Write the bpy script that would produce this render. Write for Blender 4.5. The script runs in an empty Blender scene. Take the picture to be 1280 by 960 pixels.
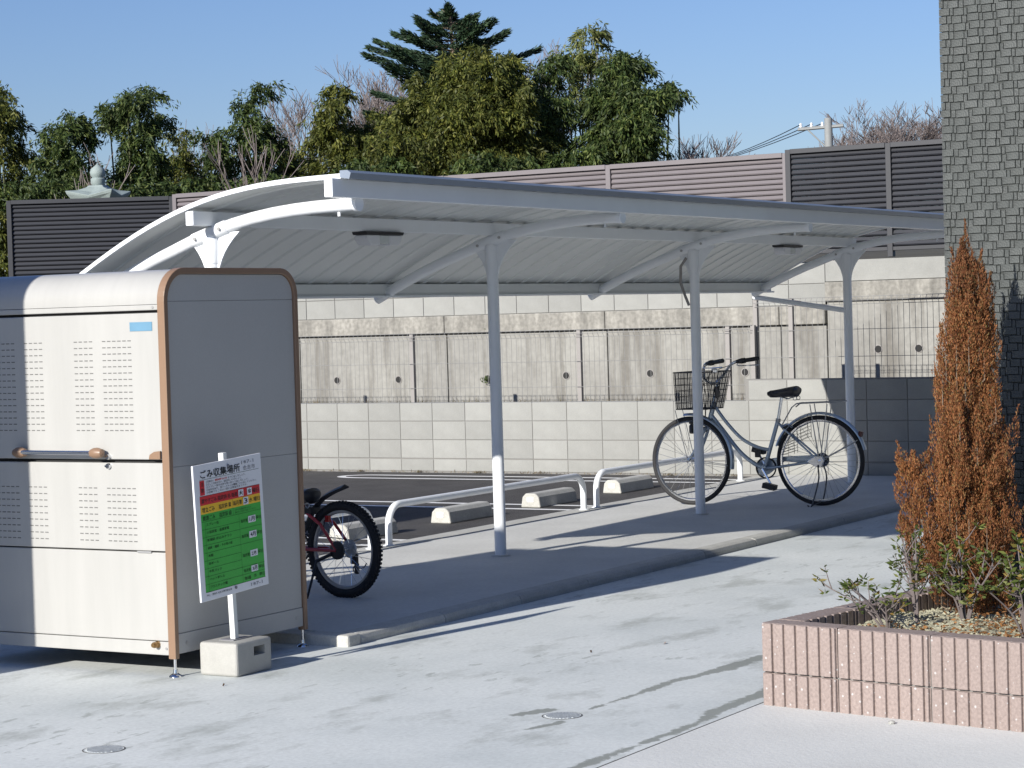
import bpy, bmesh, math, random
import numpy as np
from mathutils import Vector, Matrix
random.seed(7); rng = np.random.default_rng(7)
scene = bpy.context.scene
COL = scene.collection
R = math.radians

# ------------------------------------------------------------------ camera
CAM_H, F_PX = 1.5, 2807.0
yaw, pitch, roll = R(30.62), R(1.70), R(1.67)
fw = Vector((math.cos(yaw)*math.cos(pitch), math.sin(yaw)*math.cos(pitch), -math.sin(pitch)))
rt0 = Vector((math.sin(yaw), -math.cos(yaw), 0)); up0 = rt0.cross(fw)
rt = rt0*math.cos(roll) - up0*math.sin(roll); up = up0*math.cos(roll) + rt0*math.sin(roll)
cam_data = bpy.data.cameras.new("camera"); cam = bpy.data.objects.new("camera", cam_data); COL.objects.link(cam)
cam.matrix_world = Matrix(((rt.x, up.x, -fw.x, 0), (rt.y, up.y, -fw.y, 0), (rt.z, up.z, -fw.z, CAM_H), (0, 0, 0, 1)))
cam_data.sensor_width = 36; cam_data.lens = F_PX/1280*36; cam_data.clip_start = 0.1; cam_data.clip_end = 3000
scene.camera = cam
def at(x, y, d):
    """world point seen in photo column x, row y at distance d"""
    return Vector((0, 0, CAM_H)) + (fw + rt*((x-640)/F_PX) - up*((y-480)/F_PX))*d

# ------------------------------------------------------------------ light
SUN = Vector((-2.35, .34, 1)).normalized()
SUN_EL = math.asin(SUN.z)
world = bpy.data.worlds.new("World"); scene.world = world; world.use_nodes = True
wn = world.node_tree.nodes; wl = world.node_tree.links
sky = wn.new("ShaderNodeTexSky"); sky.sky_type = 'NISHITA'; sky.sun_disc = False
sky.sun_elevation = SUN_EL; sky.sun_rotation = math.atan2(SUN.x, SUN.y)
sky.air_density = 1.15; sky.dust_density = 0.3; sky.ozone_density = 3.5; sky.altitude = 50
bg = wn["Background"]; bg.inputs[1].default_value = 0.08
tint = wn.new("ShaderNodeMix"); tint.data_type = 'RGBA'; tint.blend_type = 'MULTIPLY'; tint.inputs[0].default_value = 1
wl.new(sky.outputs[0], tint.inputs[6]); tint.inputs[7].default_value = (.66, .715, .97, 1); wl.new(tint.outputs[2], bg.inputs[0])
sl = bpy.data.lights.new("sun", 'SUN'); sl.energy = 4.6; sl.angle = R(0.5); sl.color = (1, .955, .88)
so = bpy.data.objects.new("sun", sl); COL.objects.link(so)
so.rotation_euler = SUN.to_track_quat('Z', 'Y').to_euler()
scene.view_settings.view_transform = 'Standard'; scene.view_settings.look = 'None'
scene.view_settings.exposure = 0.55; scene.view_settings.gamma = 1
scene.view_settings.use_curve_mapping = False
scene.render.filter_size = 2.2
scene.cycles.max_bounces = 6; scene.cycles.use_denoising = True

# ------------------------------------------------------------------ helpers
def tag(o, label=None, cat=None, group=None, kind=None):
    if label: o["label"] = label
    if cat: o["category"] = cat
    if group: o["group"] = group
    if kind: o["kind"] = kind
    return o
def thing(name, loc, label, cat, group=None, rz=0):
    o = bpy.data.objects.new(name, None); COL.objects.link(o); o.location = loc; o.rotation_euler = (0, 0, rz)
    o.empty_display_size = .1
    return tag(o, label, cat, group)
def link_mesh(name, me, m, parent=None, bevel=0, smooth=False, seg=2):
    o = bpy.data.objects.new(name, me); COL.objects.link(o)
    if m is not None and not me.materials: me.materials.append(m)
    if smooth:
        me.polygons.foreach_set("use_smooth", [True]*len(me.polygons))
        try: me.set_sharp_from_angle(angle=R(40))
        except Exception: pass
    if bevel:
        b = o.modifiers.new("bevel", 'BEVEL'); b.width = bevel; b.segments = seg; b.limit_method = 'ANGLE'; b.angle_limit = R(40)
    if parent is not None: o.parent = parent
    return o
def dup(o, parent=None, loc=None, rot=None):
    c = o.copy(); COL.objects.link(c)
    c.parent = parent if parent is not None else o.parent
    if loc is not None: c.location = loc
    if rot is not None: c.rotation_euler = rot
    return c
class MB:
    def __init__(s, origin=(0, 0, 0)): s.v = []; s.f = []; s.mi = []; s.cur = 0; s.o = Vector(origin)
    def add(s, vs, fs):
        k = len(s.v); s.v += [tuple(Vector(p)-s.o) for p in vs]; s.f += [tuple(i+k for i in f) for f in fs]; s.mi += [s.cur]*len(fs)
    def box(s, a, b):
        (x0, y0, z0), (x1, y1, z1) = a, b
        s.add([(x0,y0,z0),(x1,y0,z0),(x1,y1,z0),(x0,y1,z0),(x0,y0,z1),(x1,y0,z1),(x1,y1,z1),(x0,y1,z1)],
              [(0,3,2,1),(4,5,6,7),(0,1,5,4),(1,2,6,5),(2,3,7,6),(3,0,4,7)])
        return s
    def obox(s, c, ax, ay, az):
        """oriented box: centre and three half-axis vectors"""
        c, ax, ay, az = map(Vector, (c, ax, ay, az))
        s.add([c-ax-ay-az, c+ax-ay-az, c+ax+ay-az, c-ax+ay-az, c-ax-ay+az, c+ax-ay+az, c+ax+ay+az, c-ax+ay+az],
              [(0,3,2,1),(4,5,6,7),(0,1,5,4),(1,2,6,5),(2,3,7,6),(3,0,4,7)])
        return s
    def tube(s, pts, r, n=10, cap=True, up=None, ell=1.0):
        pts = [Vector(p) for p in pts]; rs = r if isinstance(r, (list, tuple)) else [r]*len(pts)
        t0 = (pts[1]-pts[0]).normalized()
        a = Vector(up) if up else (Vector((0, 0, 1)) if abs(t0.z) < .9 else Vector((1, 0, 0)))
        nrm = (a - t0*a.dot(t0)).normalized(); rings = []
        k = len(s.v); vs = []
        for i, p in enumerate(pts):
            t = (pts[min(i+1, len(pts)-1)] - pts[max(i-1, 0)]).normalized()
            nrm = (nrm - t*nrm.dot(t)).normalized(); b = t.cross(nrm)
            for j in range(n):
                an = 2*math.pi*j/n
                vs.append(p + nrm*math.cos(an)*rs[i] + b*math.sin(an)*rs[i]*ell)
        fs = []
        for i in range(len(pts)-1):
            for j in range(n):
                j2 = (j+1) % n
                fs.append((i*n+j, i*n+j2, (i+1)*n+j2, (i+1)*n+j))
        if cap:
            fs.append(tuple(range(n-1, -1, -1))); fs.append(tuple((len(pts)-1)*n+j for j in range(n)))
        s.add(vs, fs); return s
    def lathe(s, c, prof, n=20, axis=2, sweep=1.0):
        c = Vector(c); vs = []; fs = []
        for (r, h) in prof:
            for j in range(n):
                an = 2*math.pi*j/n
                p = [math.cos(an)*r, math.sin(an)*r]; q = [0, 0, 0]; q[axis] = h
                q[(axis+1) % 3] = p[0]; q[(axis+2) % 3] = p[1]; vs.append(c+Vector(q))
        for i in range(len(prof)-1):
            for j in range(n):
                j2 = (j+1) % n; fs.append((i*n+j, i*n+j2, (i+1)*n+j2, (i+1)*n+j))
        fs.append(tuple(range(n-1, -1, -1))); fs.append(tuple((len(prof)-1)*n+j for j in range(n)))
        s.add(vs, fs); return s
    def torus(s, c, R_, r, n=48, m=10, axis=1, ry=None, a0=0, a1=2*math.pi, sq=None):
        """ring round the given axis; ry = half width along the axis"""
        c = Vector(c); ry = ry or r; vs = []; fs = []; full = abs(a1-a0-2*math.pi) < 1e-6; N = n if full else n+1
        for i in range(N):
            an = a0+(a1-a0)*i/n
            for j in range(m):
                b = 2*math.pi*j/m; rad = R_ + math.cos(b)*r; y = math.sin(b)*ry
                if axis == 1: vs.append(c+Vector((math.cos(an)*rad, y, math.sin(an)*rad)))
                else: vs.append(c+Vector((math.cos(an)*rad, math.sin(an)*rad, y)))
        for i in range(n):
            i2 = (i+1) % N
            for j in range(m):
                j2 = (j+1) % m; fs.append((i*m+j, i*m+j2, i2*m+j2, i2*m+j))
        s.add(vs, fs); return s
    def prism(s, poly, ext):
        """poly: list of 3-D points (planar), ext: extrusion vector"""
        ext = Vector(ext); n = len(poly); poly = [Vector(p) for p in poly]
        s.add(poly+[p+ext for p in poly], [tuple(range(n))[::-1], tuple(range(n, 2*n))] + [(i, (i+1) % n, (i+1) % n+n, i+n) for i in range(n)])
        return s
    def mesh(s, name):
        me = bpy.data.meshes.new(name); me.from_pydata(s.v, [], s.f); me.update()
        bm = bmesh.new(); bm.from_mesh(me); bmesh.ops.recalc_face_normals(bm, faces=bm.faces); bm.to_mesh(me); bm.free()
        return me
    def build(s, name, m, parent=None, bevel=0, smooth=False, seg=2):
        o = link_mesh(name, s.mesh(name), m, parent, bevel, smooth, seg)
        if s.o.length: o.location = s.o
        return o
def box(name, a, b, m, parent=None, bevel=0):
    return MB().box(a, b).build(name, m, parent, bevel)

# ------------------------------------------------------------------ materials
def nodes(name):
    m = bpy.data.materials.new(name); m.use_nodes = True
    return m, m.node_tree.nodes, m.node_tree.links, m.node_tree.nodes["Principled BSDF"]
def ramp(n, stops):
    r = n.new("ShaderNodeValToRGB"); el = r.color_ramp.elements
    while len(el) < len(stops): el.new(.5)
    for e, (p, c) in zip(el, stops): e.position = p; e.color = (*c, 1) if len(c) == 3 else c
    return r
def mat(name, col, rough=.6, var=.08, scale=6, bump=.0, bscale=60, metal=0, coat=0, streak=None, spec=.5, obj_var=0, fine=0, fscale=250):
    m, n, l, b = nodes(name)
    tc = n.new("ShaderNodeTexCoord"); mp = n.new("ShaderNodeMapping"); l.new(tc.outputs["Object"], mp.inputs[0])
    if streak: mp.inputs["Scale"].default_value = streak
    nz = n.new("ShaderNodeTexNoise"); nz.inputs["Scale"].default_value = scale; nz.inputs["Detail"].default_value = 8; nz.inputs["Roughness"].default_value = .62
    l.new(mp.outputs[0], nz.inputs["Vector"])
    lo = tuple(max(0, c*(1-var)) for c in col); hi = tuple(min(1, c*(1+var)) for c in col)
    rp = ramp(n, [(.3, lo), (.7, hi)]); l.new(nz.outputs["Fac"], rp.inputs[0]); out = rp.outputs[0]
    if fine:
        f = n.new("ShaderNodeTexNoise"); f.inputs["Scale"].default_value = fscale; f.inputs["Detail"].default_value = 3; l.new(tc.outputs["Object"], f.inputs["Vector"])
        fr = ramp(n, [(.3, (1-fine,)*3), (.7, (1+fine,)*3)]); l.new(f.outputs["Fac"], fr.inputs[0])
        mx = n.new("ShaderNodeMix"); mx.data_type = 'RGBA'; mx.blend_type = 'MULTIPLY'; mx.inputs[0].default_value = 1
        l.new(out, mx.inputs[6]); l.new(fr.outputs[0], mx.inputs[7]); out = mx.outputs[2]
    if obj_var:
        oi = n.new("ShaderNodeObjectInfo"); orr = ramp(n, [(0, (1-obj_var,)*3), (1, (1+obj_var,)*3)]); l.new(oi.outputs["Random"], orr.inputs[0])
        mx = n.new("ShaderNodeMix"); mx.data_type = 'RGBA'; mx.blend_type = 'MULTIPLY'; mx.inputs[0].default_value = 1
        l.new(out, mx.inputs[6]); l.new(orr.outputs[0], mx.inputs[7]); out = mx.outputs[2]
    l.new(out, b.inputs["Base Color"])
    b.inputs["Roughness"].default_value = rough; b.inputs["Metallic"].default_value = metal; b.inputs["Coat Weight"].default_value = coat
    b.inputs["Specular IOR Level"].default_value = spec
    if bump:
        bz = n.new("ShaderNodeTexNoise"); bz.inputs["Scale"].default_value = bscale; bz.inputs["Detail"].default_value = 6
        l.new(tc.outputs["Object"], bz.inputs["Vector"]); bp = n.new("ShaderNodeBump"); bp.inputs["Strength"].default_value = bump
        bp.inputs["Distance"].default_value = .01; l.new(bz.outputs["Fac"], bp.inputs["Height"]); l.new(bp.outputs[0], b.inputs["Normal"])
    return m
def leafmat(name, stops, trans=.3, rough=.55):
    m, n, l, b = nodes(name)
    g = n.new("ShaderNodeNewGeometry"); rp = ramp(n, stops); l.new(g.outputs["Random Per Island"], rp.inputs[0])
    tc = n.new("ShaderNodeTexCoord"); nz = n.new("ShaderNodeTexNoise"); nz.inputs["Scale"].default_value = .9; nz.inputs["Detail"].default_value = 4
    l.new(tc.outputs["Object"], nz.inputs["Vector"]); r2 = ramp(n, [(.35, (.72, .72, .75)), (.65, (1.25, 1.22, 1.0))]); l.new(nz.outputs["Fac"], r2.inputs[0])
    mx = n.new("ShaderNodeMix"); mx.data_type = 'RGBA'; mx.blend_type = 'MULTIPLY'; mx.inputs[0].default_value = 1
    l.new(rp.outputs[0], mx.inputs[6]); l.new(r2.outputs[0], mx.inputs[7])
    l.new(mx.outputs[2], b.inputs["Base Color"]); b.inputs["Roughness"].default_value = rough; b.inputs["Specular IOR Level"].default_value = .3
    tr = n.new("ShaderNodeBsdfTranslucent"); l.new(mx.outputs[2], tr.inputs[0]); ms = n.new("ShaderNodeMixShader"); ms.inputs[0].default_value = trans
    l.new(b.outputs[0], ms.inputs[1]); l.new(tr.outputs[0], ms.inputs[2]); l.new(ms.outputs[0], n["Material Output"].inputs[0])
    return m

def math_n(n, l, op, a, b=None, c=None, clamp=False):
    x = n.new("ShaderNodeMath"); x.operation = op; x.use_clamp = clamp
    for i, v in enumerate((a, b, c)):
        if v is None: continue
        if isinstance(v, (int, float)): x.inputs[i].default_value = v
        else: l.new(v, x.inputs[i])
    return x.outputs[0]
def concrete_ground():
    """pale trowelled concrete with damp streaks that run from the planter to the drains"""
    m, n, l, b = nodes("pale_concrete")
    tc = n.new("ShaderNodeTexCoord"); P = tc.outputs["Object"]
    def noise(sc, det=8, vec=None, rough=.6, stretch=None):
        z = n.new("ShaderNodeTexNoise"); z.inputs["Scale"].default_value = sc; z.inputs["Detail"].default_value = det; z.inputs["Roughness"].default_value = rough
        if stretch:
            mp = n.new("ShaderNodeMapping"); mp.inputs["Scale"].default_value = stretch; l.new(P, mp.inputs[0]); l.new(mp.outputs[0], z.inputs[0])
        else: l.new(P, z.inputs[0])
        return z.outputs["Fac"]
    base = ramp(n, [(.25, (.50, .535, .53)), (.5, (.62, .65, .64)), (.8, (.70, .725, .71))]); l.new(noise(.9, 10), base.inputs[0])
    # mottled trowel patches
    pm = n.new("ShaderNodeMapRange"); pm.inputs[1].default_value = .53; pm.inputs[2].default_value = .66; l.new(noise(1.6, 12, rough=.68, stretch=(1.0, 2.0, 1)), pm.inputs[0])
    mx = n.new("ShaderNodeMix"); mx.data_type = 'RGBA'; l.new(math_n(n, l, 'MULTIPLY', pm.outputs[0], .6), mx.inputs[0]); l.new(base.outputs[0], mx.inputs[6]); mx.inputs[7].default_value = (.33, .35, .325, 1)
    fine = ramp(n, [(.35, (.93,)*3), (.65, (1.06,)*3)]); l.new(noise(55, 5), fine.inputs[0])
    m2 = n.new("ShaderNodeMix"); m2.data_type = 'RGBA'; m2.blend_type = 'MULTIPLY'; m2.inputs[0].default_value = 1; l.new(mx.outputs[2], m2.inputs[6]); l.new(fine.outputs[0], m2.inputs[7])
    # small scattered dark flecks, limited to a worn zone
    fl = n.new("ShaderNodeMapRange"); fl.inputs[1].default_value = .61; fl.inputs[2].default_value = .66; l.new(noise(6.5, 6, stretch=(1, 2.6, 1)), fl.inputs[0])
    zone = n.new("ShaderNodeMapRange"); zone.inputs[1].default_value = .44; zone.inputs[2].default_value = .58; l.new(noise(.55, 3), zone.inputs[0])
    m3 = n.new("ShaderNodeMix"); m3.data_type = 'RGBA'; l.new(math_n(n, l, 'MULTIPLY', math_n(n, l, 'MULTIPLY', fl.outputs[0], zone.outputs[0]), .5), m3.inputs[0]); l.new(m2.outputs[2], m3.inputs[6]); m3.inputs[7].default_value = (.26, .285, .26, 1)
    # damp streaks: distance to a polyline in the ground plane, frayed by noise
    sep = n.new("ShaderNodeSeparateXYZ"); l.new(P, sep.inputs[0]); X, Y = sep.outputs[0], sep.outputs[1]
    wob = math_n(n, l, 'MULTIPLY', math_n(n, l, 'SUBTRACT', noise(11, 9, rough=.72, stretch=(1, 1, 1)), .5), .12)
    def seg(ax, ay, bx, by, ra, rb):
        dx, dy = bx-ax, by-ay; L2 = dx*dx+dy*dy
        px = math_n(n, l, 'SUBTRACT', X, ax); py = math_n(n, l, 'SUBTRACT', Y, ay)
        t = math_n(n, l, 'ADD', math_n(n, l, 'MULTIPLY', px, dx/L2), math_n(n, l, 'MULTIPLY', py, dy/L2)); t = math_n(n, l, 'ADD', t, 0, clamp=True)
        qx = math_n(n, l, 'SUBTRACT', px, math_n(n, l, 'MULTIPLY', t, dx)); qy = math_n(n, l, 'SUBTRACT', py, math_n(n, l, 'MULTIPLY', t, dy))
        d = math_n(n, l, 'SQRT', math_n(n, l, 'ADD', math_n(n, l, 'MULTIPLY', qx, qx), math_n(n, l, 'MULTIPLY', qy, qy)))
        return math_n(n, l, 'SUBTRACT', d, math_n(n, l, 'ADD', ra*.72, math_n(n, l, 'MULTIPLY', t, (rb-ra)*.72)))
    segs = [(9.6,4.02,9.15,4.17,.045,.05),(9.15,4.17,8.8,4.17,.05,.06),(8.8,4.17,8.45,4.24,.06,.03),(8.45,4.24,8.1,4.235,.03,.035),(8.1,4.235,7.70,4.25,.03,.008),
            (7.62,4.40,7.48,4.47,.05,.04),(7.42,4.22,7.25,4.26,.025,.02),
            (8.6,3.80,8.2,3.765,.045,.05),(8.2,3.765,7.85,3.77,.05,.035),(7.85,3.77,7.6,3.725,.05,.02),(7.6,3.725,6.4,3.75,.02,.035)]
    dmin = None
    for s_ in segs:
        d = seg(*s_); dmin = d if dmin is None else math_n(n, l, 'MINIMUM', dmin, d)
    wet = n.new("ShaderNodeMapRange"); wet.inputs[1].default_value = .006; wet.inputs[2].default_value = -.006
    l.new(math_n(n, l, 'ADD', dmin, wob), wet.inputs[0])
    m4 = n.new("ShaderNodeMix"); m4.data_type = 'RGBA'; l.new(math_n(n, l, 'MULTIPLY', wet.outputs[0], .88), m4.inputs[0]); l.new(m3.outputs[2], m4.inputs[6]); m4.inputs[7].default_value = (.235, .25, .225, 1)
    l.new(m4.outputs[2], b.inputs["Base Color"]); b.inputs["Roughness"].default_value = .75; b.inputs["Specular IOR Level"].default_value = .35
    bp = n.new("ShaderNodeBump"); bp.inputs["Strength"].default_value = .25; bp.inputs["Distance"].default_value = .004; l.new(noise(40, 8), bp.inputs["Height"]); l.new(bp.outputs[0], b.inputs["Normal"])
    return m
def stained_concrete():
    m, n, l, b = nodes("stained_concrete")
    tc = n.new("ShaderNodeTexCoord"); P = tc.outputs["Object"]
    def noise(sc, det, stretch, rough=.6):
        z = n.new("ShaderNodeTexNoise"); z.inputs["Scale"].default_value = sc; z.inputs["Detail"].default_value = det; z.inputs["Roughness"].default_value = rough
        mp = n.new("ShaderNodeMapping"); mp.inputs["Scale"].default_value = stretch; l.new(P, mp.inputs[0]); l.new(mp.outputs[0], z.inputs[0]); return z.outputs["Fac"]
    base = ramp(n, [(.3, (.235, .23, .215)), (.7, (.325, .32, .295))]); l.new(noise(1.2, 8, (1, 1, 1)), base.inputs[0])
    st = n.new("ShaderNodeMapRange"); st.inputs[1].default_value = .5; st.inputs[2].default_value = .64; l.new(noise(3.2, 10, (1, 1.6, .14), .66), st.inputs[0])
    mx = n.new("ShaderNodeMix"); mx.data_type = 'RGBA'; l.new(math_n(n, l, 'MULTIPLY', st.outputs[0], .62), mx.inputs[0]); l.new(base.outputs[0], mx.inputs[6]); mx.inputs[7].default_value = (.115, .105, .09, 1)
    fine = ramp(n, [(.3, (.86,)*3), (.7, (1.1,)*3)]); l.new(noise(16, 6, (1, 1, 1)), fine.inputs[0])
    m2 = n.new("ShaderNodeMix"); m2.data_type = 'RGBA'; m2.blend_type = 'MULTIPLY'; m2.inputs[0].default_value = 1; l.new(mx.outputs[2], m2.inputs[6]); l.new(fine.outputs[0], m2.inputs[7])
    l.new(m2.outputs[2], b.inputs["Base Color"]); b.inputs["Roughness"].default_value = .85
    return m
M = {}
M['concrete'] = concrete_ground()
M['slab'] = mat("slab_concrete", (.56, .56, .535), .8, .1, 1.6, .2, 60, fine=.06, fscale=40)
M['kerb'] = mat("kerb_concrete", (.46, .455, .42), .8, .12, 6, .3, 120, obj_var=.07, fine=.1, fscale=90)
M['pave'] = mat("light_paving", (.64, .65, .63), .8, .06, 1.5, .2, 60, fine=.05)
M['asphalt'] = mat("asphalt", (.062, .059, .058), .85, .25, 2.5, .8, 220, fine=.45, fscale=160)
M['joint'] = mat("dark_joint", (.07, .07, .065), .9)
M['earth'] = mat("earth", (.075, .065, .04), .95, .3, .4)
M['block'] = mat("concrete_block", (.285, .287, .272), .85, .09, 4, .35, 150, obj_var=.08, fine=.06, fscale=120)
M['mortar'] = mat("mortar", (.21, .205, .195), .9)
M['stained'] = stained_concrete()
M['cap'] = mat("weathered_cap", (.26, .25, .225), .9, .35, 3, .3, 90, streak=(1, 2.5, .5), fine=.2, fscale=25)
M['whitepaint'] = mat("white_line_paint", (.78, .78, .76), .7, .06, 8, fine=.06)
M['steel_white'] = mat("white_painted_steel", (.82, .85, .88), .32, .03, 4, coat=.2)
M['roofsheet'] = mat("roof_sheet", (.74, .76, .75), .42, .03, 3, obj_var=.03)
M['gutter'] = mat("grey_blue_trim", (.20, .24, .30), .4, .05, 3)
M['alu'] = mat("galvanised", (.42, .42, .42), .45, .08, 10, metal=.6)
M['fence_grey'] = mat("fence_post_taupe", (.27, .255, .245), .5, .05, 5)
M['dark_metal'] = mat("dark_fence_metal", (.07, .075, .085), .5, .05, 5)
M['wire'] = mat("wire", (.27, .27, .265), .5, .1, 5)
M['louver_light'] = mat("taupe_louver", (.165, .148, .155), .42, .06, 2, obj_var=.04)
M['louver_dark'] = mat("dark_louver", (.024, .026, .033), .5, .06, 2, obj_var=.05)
M['shed_white'] = mat("cream_enamel", (.405, .402, .385), .35, .05, 3, coat=.15, streak=(1, 3, .3))
M['shed_side'] = mat("shed_side_panel", (.41, .41, .40), .6, .03, 2, fine=.05, fscale=300)
M['brown_trim'] = mat("tan_plastic_trim", (.245, .155, .10), .4, .05, 4)
M['black'] = mat("black_gap", (.015, .015, .015), .8)
M['slot'] = mat("slot_dark", (.15, .15, .145), .8)
M['chrome'] = mat("chrome", (.75, .76, .78), .16, .02, 5, metal=1)
M['brass'] = mat("brass", (.35, .22, .10), .35, .1, 20, metal=1)
M['label_blue'] = mat("label_blue", (.12, .25, .36), .4)
M['print_blue'] = mat("print_blue", (.04, .28, .62), .5)
M['sign_white'] = mat("sign_white", (.74, .75, .78), .35, .02, 3)
M['sign_red'] = mat("sign_red", (.60, .025, .035), .4)
M['sign_yellow'] = mat("sign_yellow", (.85, .50, .03), .4)
M['sign_green'] = mat("sign_green", (.045, .42, .055), .4)
M['ink'] = mat("ink_black", (.015, .018, .02), .6)
M['ink_red'] = mat("ink_red", (.6, .03, .03), .6)
M['ink_grey'] = mat("ink_grey", (.2, .2, .22), .6)
M['ink_green'] = mat("ink_dark_green", (.008, .06, .01), .6)
M['base_block'] = mat("sign_base_plastic", (.37, .365, .34), .6, .08, 12, .2, 200, fine=.06)
M['post_cream'] = mat("sign_post_cream", (.66, .68, .66), .4)
M['rubber'] = mat("tyre_rubber", (.018, .018, .02), .75, .2, 30)
M['silver'] = mat("silver_frame_paint", (.40, .47, .54), .3, .04, 10, metal=.55, coat=.3)
M['blackplastic'] = mat("black_plastic", (.02, .02, .023), .45)
M['saddle'] = mat("saddle_vinyl", (.022, .022, .028), .4)
M['red'] = mat("red_frame_paint", (.40, .015, .03), .3, coat=.4)
M['reflector'] = mat("red_reflector", (.35, .01, .01), .2)
M['reflector_dark'] = mat("dull_red_reflector", (.07, .012, .012), .3)
M['darkwire'] = mat("basket_wire", (.045, .045, .05), .45)
M['bark'] = mat("bark", (.17, .13, .095), .9, .3, 6, .5, 60)
M['twig'] = mat("pale_twig", (.15, .125, .12), .85, .2, 4)
M['bamboo'] = mat("bamboo_culm", (.10, .11, .05), .5, .2, 3)
M['stone'] = mat("lantern_granite", (.26, .31, .30), .7, .14, 9, .3, 80)
M['gravel'] = mat("planter_gravel", (.34, .325, .235), .9, .35, 60, .8, 90, obj_var=.1, fine=.25, fscale=70)
M['pole'] = mat("concrete_pole", (.24, .25, .25), .7)
M['weed'] = mat("weed_green", (.06, .11, .03), .8)
M['dryleaf'] = mat("fallen_leaf", (.30, .13, .03), .7)
M['cover'] = mat("drain_cover", (.50, .53, .54), .5, .15, 30, .4, 120)
M['render'] = mat("rendered_wall", (.55, .52, .46), .9, .06, 2)
def lens():
    m, n, l, b = nodes("lamp_lens"); b.inputs["Base Color"].default_value = (.62, .65, .64, 1); b.inputs["Roughness"].default_value = .25
    return m
M['lens'] = lens()
def planter_mat():
    m, n, l, b = nodes("pink_speckled_block")
    tc = n.new("ShaderNodeTexCoord"); P = tc.outputs["Object"]
    nz = n.new("ShaderNodeTexNoise"); nz.inputs["Scale"].default_value = 90; nz.inputs["Detail"].default_value = 6; l.new(P, nz.inputs[0])
    base = ramp(n, [(.3, (.225, .178, .162)), (.7, (.315, .252, .228))]); l.new(nz.outputs["Fac"], base.inputs[0])
    vo = n.new("ShaderNodeTexVoronoi"); vo.inputs["Scale"].default_value = 92; vo.inputs["Randomness"].default_value = 1; l.new(P, vo.inputs["Vector"])
    sz = math_n(n, l, 'MULTIPLY', vo.outputs["Color"], 1)
    pick = n.new("ShaderNodeMapRange"); pick.inputs[1].default_value = .74; pick.inputs[2].default_value = .95; pick.inputs[3].default_value = 0; pick.inputs[4].default_value = .44; l.new(sz, pick.inputs[0])
    d = math_n(n, l, 'LESS_THAN', vo.outputs["Distance"], pick.outputs[0])
    mx = n.new("ShaderNodeMix"); mx.data_type = 'RGBA'; l.new(d, mx.inputs[0]); l.new(base.outputs[0], mx.inputs[6]); mx.inputs[7].default_value = (.42, .40, .39, 1)
    oi = n.new("ShaderNodeObjectInfo"); orr = ramp(n, [(0, (.93,)*3), (1, (1.06,)*3)]); l.new(oi.outputs["Random"], orr.inputs[0])
    m2 = n.new("ShaderNodeMix"); m2.data_type = 'RGBA'; m2.blend_type = 'MULTIPLY'; m2.inputs[0].default_value = 1; l.new(mx.outputs[2], m2.inputs[6]); l.new(orr.outputs[0], m2.inputs[7])
    l.new(m2.outputs[2], b.inputs["Base Color"]); b.inputs["Roughness"].default_value = .8
    bp = n.new("ShaderNodeBump"); bp.inputs["Strength"].default_value = .5; bp.inputs["Distance"].default_value = .003; l.new(nz.outputs["Fac"], bp.inputs["Height"]); l.new(bp.outputs[0], b.inputs["Normal"])
    return m
M['planter'] = planter_mat()
M['tile'] = mat("grey_green_split_tile", (.055, .061, .058), .6, .14, 9, .35, 120, obj_var=.07, fine=.12, fscale=60)
M['tile_b'] = mat("grey_split_tile_light", (.061, .067, .064), .55, .14, 9, .35, 120, obj_var=.07, fine=.12, fscale=60)
M['grout'] = mat("dark_grout", (.052, .057, .054), .9)

# ------------------------------------------------------------------ setting: ground
FG = -.05
def sheet(name, poly, z, m):
    me = bpy.data.meshes.new(name); me.from_pydata([(x, y, z) for x, y in poly], [], [tuple(range(len(poly)))]); me.update()
    if me.polygons[0].normal.z < 0: me.flip_normals()
    return tag(link_mesh(name, me, m), kind="structure")
def slabbox(name, a, b, m, bevel=0): return tag(box(name, a, b, m, None, bevel), kind="structure")
sheet("ground", [(-900, -900), (1500, -900), (1500, 1500), (-900, 1500)], -.6, M['earth'])
slabbox("forecourt", (-12, -9, -.5), (18.78, 8.45, FG), M['concrete'])
slabbox("driveway", (-12, 8.45, -.5), (6.0, 30, FG), M['concrete'])
slabbox("car_park", (6.0, 8.452, -.5), (18.79, 30, -.022), M['asphalt'])
slabbox("pavement", (-12, -9, -.4), (8.1, 3.655, FG+.008), M['pave'])
sheet("pavement_joint", [(-12, 3.655), (8.1, 3.655), (8.1, 3.675), (-12, 3.675)], FG+.003, M['joint'])
# shelter floor with a narrower edge strip toward the car park
slabbox("shelter_floor", (8.89, 6.262, -.3), (18.775, 8.255, 0), M['slab'])
slabbox("shelter_floor_edge", (8.89, 8.263, -.3), (18.775, 8.45, .002), M['kerb'])
slabbox("shelter_floor_joint", (8.9, 8.24, -.3), (18.77, 8.28, -.006), M['joint'])
kerb = tag(box("kerb", (8.86, 6.16, -.3), (18.7, 6.25, -.03), M['joint']), kind="structure")
def kerb_piece(L):
    pr = [(0, 6.14, -.2), (0, 6.26, -.2), (0, 6.26, .003), (0, 6.18, .003), (0, 6.152, -.006), (0, 6.142, -.026)]
    return MB().prism(pr, (L, 0, 0)).mesh("kerb_stone")
kp = kerb_piece(.757)
for i in range(13):
    o = link_mesh("kerb_stone", kp, M['kerb'], kerb, .004); o.location = (8.885+.765*i, 0, 0)
ke = link_mesh("kerb_stone", MB().box((8.765, 6.137, -.2), (8.878, 6.40, .004)).mesh("kerb_stone"), M['kerb'], kerb, .012)
kq = MB().box((8.765, 0, -.2), (8.878, .757, .001)).mesh("kerb_stone")
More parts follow.
